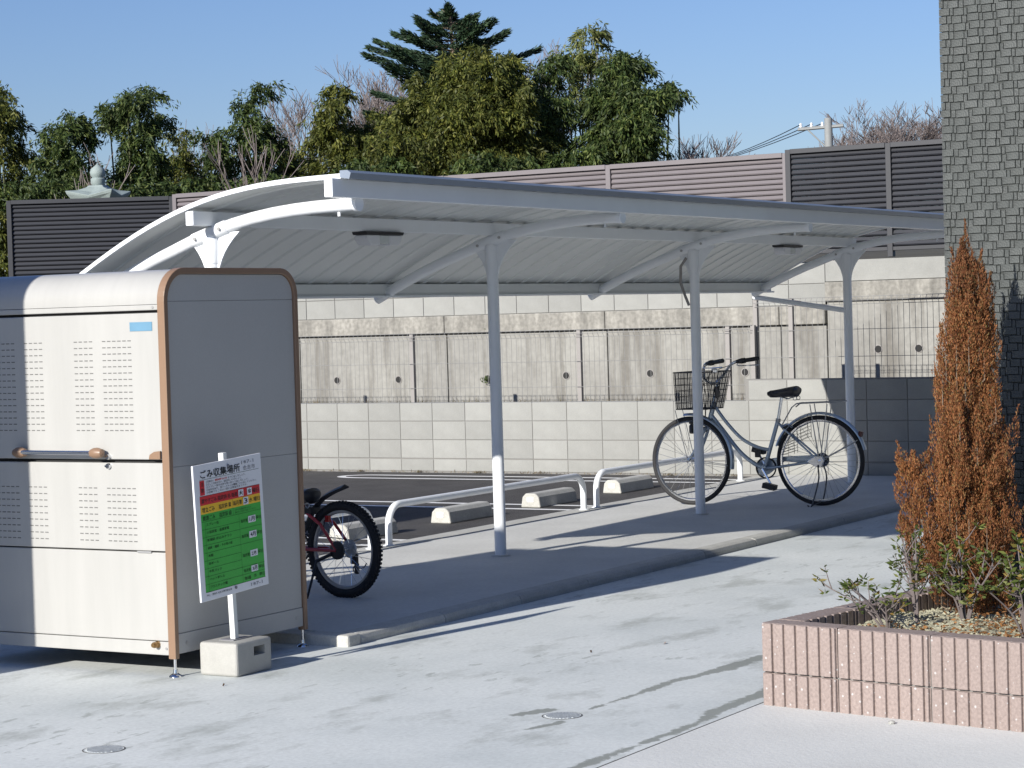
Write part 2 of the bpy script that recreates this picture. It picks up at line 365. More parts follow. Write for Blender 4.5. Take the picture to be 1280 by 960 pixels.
for i in range(2):
    o = link_mesh("kerb_stone", kq, M['kerb'], kerb, .008); o.location = (0, 6.408+.765*i, 0)
# drains
def drain(x, y, label):
    t = thing("drain_cover", (x, y, FG), label, "drain cover", "round drain covers in the forecourt")
    MB().lathe((0, 0, 0), [(.080, .0005), (.080, .0008), (.075, .0008)], 28).build("rim", M['joint'], t)
    g = MB().lathe((0, 0, 0), [(.0745, 0), (.0745, .0015)], 28)
    for k in range(-5, 6):
        w = math.sqrt(max(.0001, .066**2-(k*.012)**2))
        g.box((-w, k*.012-.0035, .0015), (w, k*.012+.0035, .0030))
    g.build("grate", M['cover'], t)
drain(6.31, 5.53, "small round drain cover in the concrete in front of the bin shed")
drain(7.54, 4.28, "small round drain cover at the end of the damp streak from the planter")

# painted lines on the asphalt (white hairpin loops between bays)
def bay_loop(u0, u1, v0, v1, w=.085):
    r = (u1-u0)/2; c = (u0+u1)/2; bm = []
    path = [(u0, v0)] + [(c - r*math.cos(a), v1 + r*1.6*math.sin(a)) for a in [math.pi*k/12 for k in range(13)]] + [(u1, v0)]
    vs = []; fs = []
    for i, p in enumerate(path):
        a = path[max(i-1, 0)]; b = path[min(i+1, len(path)-1)]; d = Vector((b[0]-a[0], b[1]-a[1])).normalized(); n_ = Vector((-d.y, d.x))*w/2
        vs += [(p[0]+n_.x, p[1]+n_.y, -.018), (p[0]-n_.x, p[1]-n_.y, -.018)]
    for i in range(len(path)-1): fs.append((2*i, 2*i+1, 2*i+3, 2*i+2))
    me = bpy.data.meshes.new("parking_line"); me.from_pydata(vs, [], fs); me.update()
    if me.polygons[0].normal.z < 0: me.flip_normals()
    return tag(link_mesh("parking_line", me, M['whitepaint']), kind="structure")
for k in range(4): bay_loop(15.30-2.72*(k-1), 15.66-2.72*(k-1), 8.47, 12.45)
# ------------------------------------------------------------------ wheel stops
def wheel_stop(u, label, L=.62):
    t = thing("wheel_stop", (u, 9.0, -.022), label, "wheel stop", "concrete wheel stops along the car park edge")
    pr = [(0, -.09, 0), (0, .09, 0), (0, .075, .085), (0, .045, .115), (0, -.045, .115), (0, -.075, .085)]
    MB().prism(pr, (L, 0, 0)).build("body", M['kerb'], t, .01)
    MB().box((-.004, -.03, .045), (.001, .03, .085)).build("reflector", M['sign_white'], t, .002)
    return t
for u, lb in ((12.78, "shaded concrete wheel stop behind the rear wheel of the red bicycle"),
              (14.10, "concrete wheel stop just left of the second shelter post"),
              (15.44, "concrete wheel stop just right of the second shelter post, behind the white rail"),
              (16.82, "concrete wheel stop left of the silver bicycle's front wheel"),
              (11.5, "concrete wheel stop hidden behind the bin shed")):
    wheel_stop(u, lb)
# ------------------------------------------------------------------ white pipe rails
def rail(u0, u1, label, H=.27, r=.024, V=8.345):
    t = thing("pipe_rail", (u0, V, 0), label, "rail", "low white pipe rails along the shelter floor")
    L = u1-u0; b = .13; pts = [(0, 0, 0), (0, 0, H-b)]
    pts += [(b-b*math.cos(a), 0, H-b+b*math.sin(a)) for a in [math.pi/2*k/7 for k in range(1, 8)]]
    pts += [(L-b+b*math.sin(a), 0, H-b+b*math.cos(a)) for a in [math.pi/2*k/7 for k in range(0, 8)]]
    pts += [(L, 0, 0)]
    MB().tube(pts, r, 14, up=(0, 1, 0)).build("pipe", M['steel_white'], t, smooth=True)
    for x in (0, L): MB().lathe((x, 0, .0025), [(.04, 0), (.04, .004), (.026, .008)], 16).build("base_plate", M['steel_white'], t)
rail(9.52, 12.22, "low white pipe rail behind the red bicycle, partly hidden by the bin shed")
rail(12.43, 15.13, "low white pipe rail passing behind the second shelter post")
rail(15.34, 18.0, "low white pipe rail behind the silver bicycle")

# ------------------------------------------------------------------ low block wall at the far side of the car park
WU = 18.80
wall = thing("block_wall", (WU, 8.66, 0), "low pale concrete block wall behind the car park with one taller stretch on the right", "wall")
def lbox(name, a, b, m, parent, bevel=0):
    o = parent.location; return box(name, tuple(Vector(a)-o), tuple(Vector(b)-o), m, parent, bevel)
lbox("mortar_core", (WU+.006, 4.0, -.4), (WU+.14, 24, .668), M['mortar'], wall)
lbox("mortar_core", (WU+.0065, 4.0, .668), (WU+.139, 8.645, .868), M['mortar'], wall)
CH = .1855; BW = .383
bl_full = MB().box((0, 0, 0), (.148, BW-.006, CH-.006)).mesh("block")
bl_foot = MB().box((0, 0, 0), (.148, BW-.006, .115)).mesh("block")
for row in range(5):
    z0 = [-.005, .122, .3075, .493, .6785][row]
    v = 4.02; 
    vmax = 8.66 if row == 4 else 24
    k = 0
    while v < vmax-.05:
        w = min(BW, vmax-v)
        if w > BW-.01:
            me = bl_foot if row == 0 else bl_full
        else:
            me = MB().box((0, 0, 0), (.148, w-.006, .115 if row == 0 else CH-.006)).mesh("block")
        o = link_mesh("block", me, M['block'], wall, .003, seg=1); o.location = Vector((WU+random.uniform(-.0008, .0008), v, z0)) - wall.location
        v += BW
# ------------------------------------------------------------------ channel, retaining wall behind
slabbox("drainage_channel", (18.95, 4, -.55), (21.0, 30, -.1), M['earth'])
RU = 21.0
ret = thing("retaining_wall", (RU, 8.74, 0), "stained concrete retaining wall with weep holes and a dirty cap beam under two block courses", "wall")
def rl(a): return tuple(Vector(a)-ret.location)
panel_edges = [3.2, 5.0, 7.0, 8.74, 9.24, 11.24, 13.25, 15.25, 17.25, 19.25, 21.25, 23.25]
for a, b in zip(panel_edges[:-1], panel_edges[1:]):
    right = b <= 8.75
    top = 1.57 if right else 1.34
    o = box("wall_panel", rl((RU, a+.006, -.5)), rl((RU+.25, b-.006, top)), M['stained'], ret, .008)
    ctop = 1.76 if right else 1.535
    box("cap_beam", rl((RU-.05, a+.003, top+.002)), rl((RU+.26, b-.003, ctop)), M['cap'], ret, .01)
box("joint_filler", rl((RU+.02, 3.2, -.5)), rl((RU+.24, 23.2, 1.33)), M['joint'], ret)
def weep(v, z, green=False):
    MB().lathe(rl((RU-.003, v, z)), [(.045, -.003), (.045, .012)], 18, axis=0).build("weep_pipe", M['fence_grey'], ret)
    MB().lathe(rl((RU-.009, v, z)), [(.036, 0), (.036, .004)], 18, axis=0).build("weep_hole", M['black'], ret)
for v, z in ((14.74, .84), (13.9, .84), (12.73, .84), (11.75, .86), (10.74, .87), (9.65, .87), (8.2+.0, 1.08), (16.7, .84), (18.7, .84), (7.15, 1.08)): weep(v, z)
weep(8.76-.35+.35-.04, 1.075) if False else None
weep(7.8-.02+.0, 1.08)
# block courses on the retaining wall
bcW, bcH = .40, .213
bcm = MB().box((0, 0, 0), (.148, bcW-.006, bcH-.006)).mesh("block")
for row in range(2):
    v = 8.76
    while v < 23:
        o = link_mesh("block", bcm, M['block'], ret, .003, seg=1); o.location = rl((RU+.02+random.uniform(-.001, .001), v, 1.54+row*bcH)); v += bcW
v = 3.3
for k in range(3):
    box("wall_panel", rl((RU+.02, 3.3+k*1.82, 1.765)), rl((RU+.2, 3.3+(k+1)*1.82-.005, 1.975)), M['block'], ret, .004)
box("mortar_core", rl((RU+.03, 8.76, 1.5)), rl((RU+.16, 23, 1.955)), M['mortar'], ret)
# weeds on the cap and in weep holes
def weed(p, s, label):
    n_ = 60; c = np.array(p)+rng.normal(size=(n_, 3))*np.array([.01, s, s*.6]); d = rng.normal(size=(n_, 3)); d[:, 2] = abs(d[:, 2])*.6-.2
    tag(leaves_obj("weed", c, d, .035, .012, M['weed_leaf']), label, "weed", "weeds growing from the retaining wall")

# ------------------------------------------------------------------ leaves builder
def leaves_mesh(name, c, d, L, W, seed_up=None):
    c = np.asarray(c, float); d = np.asarray(d, float); n_ = len(c)
    d = d/np.linalg.norm(d, axis=1, keepdims=True)
    r_ = rng.normal(size=(n_, 3)); s = np.cross(d, r_); s /= np.linalg.norm(s, axis=1, keepdims=True)+1e-9
    L = np.broadcast_to(np.asarray(L, float), (n_,))*rng.uniform(.7, 1.3, n_); W = np.broadcast_to(np.asarray(W, float), (n_,))*rng.uniform(.7, 1.3, n_)
    nn = np.cross(d, s)
    v = np.empty((n_, 4, 3)); v[:, 0] = c; v[:, 1] = c+d*(L*.45)[:, None]+s*(W/2)[:, None]-nn*(W*.15)[:, None]; v[:, 2] = c+d*L[:, None]; v[:, 3] = c+d*(L*.45)[:, None]-s*(W/2)[:, None]-nn*(W*.15)[:, None]
    me = bpy.data.meshes.new(name); me.vertices.add(n_*4); me.vertices.foreach_set("co", v.ravel())
    me.loops.add(n_*4); me.loops.foreach_set("vertex_index", np.arange(n_*4, dtype=np.int32))
    me.polygons.add(n_); me.polygons.foreach_set("loop_start", np.arange(0, n_*4, 4, dtype=np.int32)); me.polygons.foreach_set("loop_total", np.full(n_, 4, dtype=np.int32))
    me.update(calc_edges=True); return me
def leaves_obj(name, c, d, L, W, m, parent=None):
    return link_mesh(name, leaves_mesh(name, c, d, L, W), m, parent)
M['weed_leaf'] = leafmat("weed_leaf", [(0, (.05, .09, .02)), (1, (.12, .17, .05))])
weed((RU-.07, 12.72, .83), .03, "green weed growing out of the weep hole beside the second shelter post")
weed((RU-.02, 12.75, 1.42), .05, "dark weed tuft on the cap beam left of the second shelter post")

def dry_fringe(name, u, v0, v1, z, n_, h, label, m_):
    c = np.stack([u+rng.uniform(-.04, .03, n_), rng.uniform(v0, v1, n_), np.full(n_, z)], 1); c[:, 1] += np.sin(c[:, 1]*9)*.12
    d = rng.normal(size=(n_, 3))*.6; d[:, 2] = np.abs(d[:, 2])+.3
    tag(leaves_obj(name, c, d, h, .006, m_), label, kind="stuff")
M['dry'] = leafmat("dry_stalk", [(0, (.09, .065, .04)), (.8, (.22, .17, .10)), (1, (.10, .13, .05))], .1)
dry_fringe("dry_weeds", RU-.08, 9.3, 15.5, .50, 1500, .13, "thin fringe of dry weeds at the foot of the retaining wall behind the mesh fence", M['dry'])
dry_fringe("wall_foot_debris", WU-.03, 8.7, 14.2, -.02, 500, .03, "thin line of dry litter and weeds along the foot of the block wall", M['dry'])

# ------------------------------------------------------------------ wire mesh fences
def mesh_fence(U, spans, zb, zt, label, post_m, wire_m, post_r=.022, post_top=None, wr=.0024, step=.056, bend=.03):
    t = thing("mesh_fence", (U, spans[0][0], zb), label, "fence")
    for (a, b) in spans:
        for v in (a, b):
            pass
    vs = sorted({v for s_ in spans for v in s_})
    for v in vs: box("post", (-post_r, v-spans[0][0]-post_r, 0), (post_r, v-spans[0][0]+post_r, (post_top or zt)-zb), post_m, t, .003)
    for (a, b) in spans:
        m_ = MB(); v = a+.03
        while v < b-.02:
            y = v-spans[0][0]; H = zt-zb
            m_.tube([(-.03, y, .02), (-.03, y, H-.07), (-.03-bend, y, H-.035), (-.03, y, H)], wr, 4, cap=False); v += step
        for zz in [.06, .35, .62, .9, 1.15, 1.4]:
            if zz < zt-zb-.1: m_.tube([(-.034, a-spans[0][0], zz), (-.034, b-spans[0][0], zz)], wr, 4, cap=False)
        for dz, dx in ((0, -.03), (.035, -.03-bend), (.07, -.03)):
            m_.tube([(dx, a-spans[0][0], zt-zb-dz), (dx, b-spans[0][0], zt-zb-dz)], wr*1.1, 4, cap=False)
        m_.build("mesh_panel", wire_m, t)
mesh_fence(19.35, [(9.06, 10.67), (10.67, 12.63), (12.63, 14.6), (14.6, 16.6), (16.6, 18.6), (8.80, 9.06)], -.1, 1.36,
           "tall thin wire mesh fence with grey posts in front of the stained retaining wall", M['fence_grey'], M['wire'], post_top=1.36)
mesh_fence(19.42, [(8.44, 8.80), (6.45, 8.44), (4.45, 6.45)], -.1, 1.60,
           "taller stretch of wire mesh fence at the right, behind the last shelter post", M['fence_grey'], M['wire'], post_top=1.60)

# ------------------------------------------------------------------ louvre screens on the retaining wall
def slat_mesh(L):
    pr = [(.004, 0, 0), (-.020, 0, .008), (-.026, 0, .020), (-.010, 0, .050), (.004, 0, .0535)]
    return MB().prism(pr, (0, L, 0)).mesh("slat")
slatmeshes = {}
def louvre(p0, dirv, spans, z0, z1, m_sl, m_fr, label, pitch=.0532, double_end=False):
    """screen from p0 along dirv; the posts stand at the given distances"""
    rz = math.atan2(-dirv[0], dirv[1])
    t = thing("louvre_screen", (p0[0], p0[1], z0), label, "screen fence", None, rz)
    H = z1-z0
    for s_ in sorted({x for sp in spans for x in sp}):
        box("post", (-.045, s_-.028, -.06), (.03, s_+.028, H), m_fr, t, .003)
    for a, b in spans:
        L = b-a-.06
        key = (round(L, 3), m_sl.name)
        if key not in slatmeshes: slatmeshes[key] = slat_mesh(L)
        n_ = int((H-.075)/pitch); pitch_ = (H-.085)/n_
        for k in range(n_):
            o = link_mesh("slat", slatmeshes[key], m_sl, t); o.location = (0, a+.03, .04+k*pitch_)
        box("top_rail", (-.05, a+.029, H-.045), (.035, b-.029, H+.004), m_fr, t, .003)
        box("bottom_rail", (-.04, a+.029, 0), (.03, b-.029, .038), m_fr, t, .003)
LU = RU+.08
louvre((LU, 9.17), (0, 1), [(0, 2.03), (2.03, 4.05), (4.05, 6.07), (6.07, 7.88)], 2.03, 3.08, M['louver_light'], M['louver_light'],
       "long taupe louvre screen above the retaining wall, the lighter-coloured stretch in the middle")
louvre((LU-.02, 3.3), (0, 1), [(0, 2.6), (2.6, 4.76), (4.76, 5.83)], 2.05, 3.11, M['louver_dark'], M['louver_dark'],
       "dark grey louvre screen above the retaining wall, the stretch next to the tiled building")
dl = Vector((-.53, .848)).normalized()
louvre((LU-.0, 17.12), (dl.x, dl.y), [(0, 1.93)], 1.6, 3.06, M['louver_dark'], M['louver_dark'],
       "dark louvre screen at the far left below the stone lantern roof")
# raised ground behind the screens
def terrain():
    vs = []; fs = []; xs = np.linspace(21.26, 260, 40); ys = np.linspace(-60, 260, 40)
    for x in xs:
        for y in ys: vs.append((x, y, 1.9 + min(2.0, (x-21.26)*.035) + .1*math.sin(x*.07)*math.sin(y*.05)))
    for i in range(39):
        for j in range(39): fs.append((i*40+j, (i+1)*40+j, (i+1)*40+j+1, i*40+j+1))
    me = bpy.data.meshes.new("hill"); me.from_pydata(vs, [], fs); me.update()
    return tag(link_mesh("hill", me, M['earth'], smooth=True), kind="structure")
terrain()

# ------------------------------------------------------------------ bicycle shelter
sh = thing("bicycle_shelter", (12.09, 7.28, 0), "long white steel bicycle shelter with an arched roof on four posts", "bicycle shelter")
SO = sh.location.copy()
def S(p): return tuple(Vector(p)-SO)
VS = [6.28, 6.45, 6.70, 6.95, 7.21, 7.47, 7.75, 7.97, 8.18]
ZS = [2.218, 2.216, 2.208, 2.182, 2.13, 2.052, 1.928, 1.815, 1.70]
pf = np.polyfit(VS, ZS, 4)
def rz_(v): return float(np.polyval(pf, v))
def az_(v): return rz_(v) - (.128 if v < 7.5 else .128 - (v-7.5)*.09)
POSTS = [9.28, 12.10, 14.99, 17.96]
VP = 7.28
for i, u in enumerate(POSTS):
    p = MB().tube([S((u, VP, -.02)), S((u, VP, az_(VP)-.02))], .037, 20)
    po = p.build("post", M['steel_white'], sh, smooth=True)
    if i == 0: pass
    MB().lathe(S((u, VP, .001)), [(.06, 0), (.06, .004), (.039, .007)], 24).build("base_collar", M['slab'], po)
    vv = np.linspace(6.36, 8.16, 15)
    ar = MB().tube([S((u, v, az_(v))) for v in vv], .034, 16, up=(1, 0, 0)).build("roof_arm", M['steel_white'], sh, smooth=True)
    e = Vector((0, 6.36-6.45, az_(6.36)-az_(6.45))).normalized(); pe = Vector(S((u, 6.36, az_(6.36))))
    MB().tube([pe+e*-.012, pe+e*.014], .0385, 18).build("end_cap", M['steel_white'], ar, smooth=True)
    # flared gusset brackets on both sides of the post, one pair of thin plates in the plane of the arm
    for sgn in (-1, 1):
        poly = []
        for k in range(9):
            a = k/8; off = .036 + .15*(1-a)**2.3
            z = (az_(VP)-.28)+.28*(1-a)**1.0*1.0
            poly.append((off, z))
        pts = [(u-.006, VP+sgn*.03, az_(VP)-.30)]
        for off, z in reversed(poly):
            zc = min(z, az_(VP+sgn*off)-.01); pts.append((u-.006, VP+sgn*off, zc))
        pts.append((u-.006, VP+sgn*.03, az_(VP)-.0))
        MB().prism([S(q) for q in pts], (.012, 0, 0)).build("gusset_plate", M['steel_white'], sh, .002)
    # the cast head where post and arm meet
    MB().tube([S((u, VP, az_(VP)-.16)), S((u, VP, az_(VP)-.03))], [.040, .046], 20).build("post_head", M['steel_white'], sh, smooth=True)
    MB().tube([S((u, VP-.11, az_(VP-.11))), S((u, VP+.11, az_(VP+.11)))], .0385, 18, up=(1, 0, 0)).build("arm_sleeve", M['steel_white'], ar, smooth=True)
    for dv in (-.08, .08):
        c = Vector(S((u-.04, VP+dv, az_(VP+dv)-.005))); MB().tube([c, c+Vector((-.008, 0, 0))], .009, 8).build("bolt", M['alu'], ar)
    c = Vector(S((u, 6.47, az_(6.47)-.034))); MB().tube([c, c+Vector((0, 0, -.022))], [.008, .008], 8).build("bolt", M['steel_white'], ar)
U0, U1 = 9.10, 18.15
# purlins
box("front_purlin", S((9.02, 6.325, rz_(6.3)-.105)), S((U1-.02, 6.375, rz_(6.3)-.012)), M['steel_white'], sh, .004)
box("middle_purlin", S((9.10, 7.255, rz_(7.28)-.095)), S((U1-.02, 7.305, rz_(7.28)-.02)), M['steel_white'], sh, .004)
box("rear_purlin", S((U0, 8.07, 1.655)), S((U1, 8.125, 1.738)), M['roofsheet'], sh, .004)
box("rear_purlin_lip", S((U0, 8.04, 1.650)), S((U1, 8.068, 1.664)), M['steel_white'], sh, .002)
# roof sheets: each interlocking pan is a strip of its own with a recessed seam
NP = 42; PWd = (U1-U0)/NP; vv = np.linspace(6.27, 8.18, 22)
def pan():
    w = PWd-.004; sec = [(0, .0), (.012, -.010), (.03, -.010), (.035, 0), (w-.006, 0), (w, -.012)]
    vs = []; fs = []; n_ = len(sec)
    for v in vv:
        for (x, dz) in sec: vs.append((x, v, rz_(v)+dz*.8))
        for (x, dz) in sec: vs.append((x, v, rz_(v)+dz*.8+.006))
    for i in range(len(vv)-1):
        for j in range(n_-1):
            a = i*2*n_+j; b = (i+1)*2*n_+j
            fs.append((a, a+1, b+1, b)); fs.append((a+n_, b+n_, b+n_+1, a+n_+1))
    m_ = MB(SO); m_.add(vs, fs); return m_.mesh("roof_sheet")
pm_ = pan()
for k in range(NP):
    o = link_mesh("roof_sheet", pm_, M['roofsheet'], sh, smooth=False); o.location = (U0+k*PWd, 0, 0)
# verge trims following the curve at both ends, front nose trim and rear gutter
for ue in (U0-.012, U1-.008):
    m_ = MB()
    for i in range(len(vv)-1):
        a, b = vv[i], vv[i+1]
        m_.add([S(q) for q in ((ue, a, rz_(a)-.012), (ue+.02, a, rz_(a)-.012), (ue+.02, a, rz_(a)+.012), (ue, a, rz_(a)+.012), (ue, b, rz_(b)-.012), (ue+.02, b, rz_(b)-.012), (ue+.02, b, rz_(b)+.012), (ue, b, rz_(b)+.012))],
               [(0, 1, 5, 4), (1, 2, 6, 5), (2, 3, 7, 6), (3, 0, 4, 7)] + ([(3, 2, 1, 0)] if i == 0 else []) + ([(4, 5, 6, 7)] if i == len(vv)-2 else []))
    m_.build("verge_trim", M['steel_white'], sh)
MB().prism([S(q) for q in ((U0-.02, 6.265, rz_(6.3)-.018), (U0-.02, 6.255, rz_(6.3)+.012), (U0-.02, 6.275, rz_(6.3)+.026), (U0-.02, 6.32, rz_(6.3)+.026), (U0-.02, 6.32, rz_(6.3)-.009))], (U1-U0+.04, 0, 0)).build("nose_trim", M['gutter'], sh)
# lamps under the middle purlin
def lamp(u, label):
    t = thing("shelter_lamp", (u, 7.28, rz_(7.28)-.115), label, "lamp", "lamps under the shelter roof")
    MB().prism([(-.19, -.04, .028), (-.17, -.06, .0), (.17, -.06, .0), (.19, -.04, .028), (.19, .05, .03), (-.19, .05, .03)][:0] or [(-.20, -.05, .018), (.20, -.05, .018), (.19, -.05, 0), (-.19, -.05, 0)], (0, .10, 0)).build("base", M['blackplastic'], t, .004)
    for x0, x1 in ((-.18, -.0501), (.0501, .18)):
        xo, xi = (x0, x1) if x0 < 0 else (x1, x0); k = 1 if x0 < 0 else -1
        MB().prism([(xo, -.046, -.001), (xi, -.046, -.001), (xi, -.046, -.060), (xo+k*.035, -.046, -.058), (xo+k*.004, -.046, -.032)], (0, .092, 0)).build("cover", M['sign_white'], t, .006)
    MB().box((-.0495, -.044, -.050), (.0495, .044, -.002)).build("lens", M['lens'], t, .004)
lamp(10.83, "oval lamp with black base under the shelter roof, left of the second post")
lamp(16.72, "oval lamp with black base under the shelter roof, between third and fourth posts")
# hose on the third post, tie bar to the fourth
MB().tube([S((14.99-.045, VP+.05-.01, 1.9)), S((14.99-.05, VP+.085, 1.84)), S((14.99-.05, VP+.09, 1.72)), S((14.99-.04, VP+.06, 1.62)), S((14.99-.02, VP+.04, 1.55))], .011, 8, up=(1, 0, 0)).build("cable_conduit", M['fence_grey'], sh, smooth=True)
tb = MB().tube([S((17.99, 8.17, 1.615)), S((17.97, 7.30, 1.475))], .022, 12, up=(1, 0, 0)).build("tie_bar", M['steel_white'], sh, smooth=True)
MB().tube([S((17.985, 7.78, 1.552)), S((17.985, 7.72, 1.543))], .0235, 12, up=(1, 0, 0)).build("red_band", M['reflector'], tb)

# ------------------------------------------------------------------ bin shed
SU0, SU1, SV0, SV1 = 7.74, 8.74, 6.35, 7.66
shed = thing("bin_shed", (SU0, SV0, FG), "cream steel bin shed with tan rounded edge trim and ventilated front doors, left foreground", "bin shed")
O = shed.location.copy()
def D(p): return tuple(Vector(p)-O)
def profile(u0, u1, z0, z1, rf, rb, inset=0):
    u0 += inset; u1 -= inset; z1 -= inset; rf = max(.01, rf-inset); rb = max(.01, rb-inset)
    pts = [(u0, z0)]
    pts += [(u0+rf-rf*math.cos(a), z1-rf+rf*math.sin(a)) for a in [math.pi/2*k/10 for k in range(11)]]
    pts += [(u1-rb+rb*math.sin(a), z1-rb+rb*math.cos(a)) for a in [math.pi/2*k/10 for k in range(11)]]
    pts += [(u1, z0)]
    return pts
pr_out = profile(SU0, SU1, .03, 1.765, .15, .13); pr_in = profile(SU0, SU1, .03, 1.765, .15, .13, .028)
def arch(v0, v1, name):
    m_ = MB(); n_ = len(pr_out); vs = []; fs = []
    for (v, pr) in ((v0, pr_out), (v0, pr_in), (v1, pr_in), (v1, pr_out)):
        vs += [D((u, v, z)) for u, z in pr]
    for k in range(4):
        a = k*n_; b = ((k+1) % 4)*n_
        for i in range(n_-1): fs.append((a+i, a+i+1, b+i+1, b+i))
    fs += [(0, n_, 2*n_, 3*n_), (n_-1, 2*n_-1, 3*n_-1, 4*n_-1)]
    m_.add(vs, fs); return m_.build(name, M['brown_trim'], shed, .003)
arch(SV0, SV0+.04, "edge_trim"); arch(SV1-.04, SV1, "edge_trim")
# inner shell (dark gaps show it)
ps = profile(SU0, SU1, .06, 1.765, .15, .13, .03)
MB().prism([D((u, SV0+.03, z)) for u, z in ps], (0, SV1-SV0-.06, 0)).build("inner_shell", M['black'], shed)
# roof: from the front header over the top to the back
def shell_part(name, pts, v0, v1, th, m_):
    n_ = len(pts); vs = []; fs = []
    nr = []
    for i in range(n_):
        a = Vector(pts[max(i-1, 0)]); b = Vector(pts[min(i+1, n_-1)]); t = (b-a).normalized(); nr.append(Vector((-t.y, t.x)))
    inn = [(p[0]-q.x*th, p[1]-q.y*th) for p, q in zip(pts, nr)]
    for v in (v0, v1):
        vs += [D((u, v, z)) for u, z in pts] + [D((u, v, z)) for u, z in inn]
    for i in range(n_-1):
        fs += [(i, i+1, 2*n_+i+1, 2*n_+i), (n_+i, 3*n_+i, 3*n_+i+1, n_+i+1), (i, n_+i, n_+i+1, i+1), (2*n_+i, 2*n_+i+1, 3*n_+i+1, 3*n_+i)]
    fs += [(0, 2*n_, 3*n_, n_), (n_-1, 2*n_-1, 4*n_-1, 3*n_-1)]
    m2 = MB(); m2.add(vs, fs); return m2.build(name, m_, shed, smooth=True)
pr_roof = profile(SU0, SU1, 1.604, 1.765, .15, .13, .006)
shell_part("roof_panel", pr_roof, SV0+.041, SV1-.041, .02, M['shed_white'])
fx = SU0+.006
def front(name, z0, z1, v0=SV0+.043, v1=SV1-.043, proud=0, m_=None, bev=.004, th=.024):
    return box(name, D((fx-proud, v0, z0)), D((fx+th, v1, z1)), m_ or M['shed_white'], shed, bev)
front("header", 1.578, 1.6025)
up_d = front("upper_door", .915, 1.566); lo_d = front("lower_door", .508, .900); front("front_panel", .108, .502); front("skirt", .045, .105)
def slots(door, z0, z1, rows):
    m_ = MB(); groups = [(6.55, 6), (6.775, 2), (6.835, 2), (7.075, 2), (7.135, 2), (7.245, 6)]
    for r_ in range(rows):
        z = z0+(z1-z0)*r_/(rows-1)
        for v0, n_ in groups:
            for k in range(n_):
                vv_ = v0+k*.0295
                if n_ == 6 or True: m_.box(D((fx-.0012, vv_, z-.0022)), D((fx+.003, vv_+.019, z+.0022)))
    tag(m_.build("vent_slots", M['slot'], door), kind="stuff")
slots(up_d, 1.045, 1.445, 15); slots(lo_d, .548, .785, 9)
# handle bar with tan ends
hb = MB().tube([D((fx-.045, 6.77, .947)), D((fx-.045, 7.19, .947))], .0105, 14).build("handle_bar", M['chrome'], up_d, smooth=True)
for v, s_ in ((6.745, 1), (7.205, -1)):
    MB().lathe((0, 0, 0), [(.004, -.045), (.018, -.036), (.025, -.012), (.024, .01), (.016, .03), (.004, .036)], 16, axis=1).build("handle_end", M['brown_trim'], up_d, smooth=True).location = D((fx-.035, v, .945))
    MB().box(D((fx-.036, v-.02, .93)), D((fx-.001, v+.02, .962))).build("handle_foot", M['brown_trim'], up_d, .006)
for z, d_ in ((.926, up_d), (.885, lo_d)):
    MB().lathe(D((fx-.012, 6.70, z)), [(.011, -.002), (.013, .008), (.013, .012)], 14, axis=0).build("lock", M['chrome'], d_)
    MB().box(D((fx-.015, 6.688, z-.004)), D((fx-.012, 6.715, z+.004))).build("lock_bar", M['chrome'], d_, .001)
MB().prism([D(q) for q in ((fx-.014, 6.395, .917), (fx-.014, 6.46, .917), (fx-.014, 6.455, .938), (fx-.014, 6.43, .951), (fx-.014, 6.395, .955))], (.013, 0, 0)).build("corner_latch", M['brown_trim'], shed, .003)
MB().box(D((fx-.006, 6.47, .499)), D((fx-.0005, 6.55, .507))).build("hinge_plate", M['alu'], shed, .001)
MB().lathe(D((fx-.034, 6.455, .092)), [(.01, 0), (.014, .01), (.012, .03), (.017, .034)], 14, axis=0).build("tap", M['brass'], shed, smooth=True)
for v in (6.42, 6.405): MB().lathe(D((fx-.003, v, .075 if v < 6.41 else 1.59)), [(.006, 0), (.006, .003)], 10, axis=0).build("rivet", M['alu'], shed)
# maker's plate
lb = MB().box(D((fx-.0025, 6.425, 1.487)), D((fx-.0005, 6.552, 1.527))).build("maker_label", M['label_blue'], up_d)
# side panels
def side(name, z0, z1, y=SV0+.012):
    ps_ = profile(SU0, SU1, z0, 1.765, .15, .13, .03)
    if z1 > 1.7:
        pts = [(u, max(z, z0)) for u, z in ps_]
    else:
        pts = [(SU0+.03, z0), (SU0+.03, z1), (SU1-.03, z1), (SU1-.03, z0)]
    MB().prism([D((u, y, z)) for u, z in pts], (0, .012, 0)).build(name, M['shed_side'], shed, .0015)
side("side_panel", 1.616, 1.765); side("side_panel", .8805, 1.6148); side("side_panel", .140, .8795); side("side_skirt", .05, .1385, SV0+.008)
for u in (SU0+.09, SU1-.08): MB().lathe(D((u, SV0+.005, .093)), [(.008, 0), (.008, .003)], 10, axis=1).build("rivet", M['alu'], shed)
for u, v in ((SU0+.02, SV0+.02), (SU1-.02, SV0+.02), (SU0+.02, SV1-.02), (SU1-.02, SV1-.02)):
    f_ = MB().tube([D((u, v, .045)), D((u, v, FG+.012))], .007, 10).build("foot_bolt", M['chrome'], shed, smooth=True)
    MB().lathe(D((u, v, FG)), [(.03, 0), (.028, .006), (.012, .016), (.010, .032)], 18).build("foot_pad", M['chrome'], f_, smooth=True)

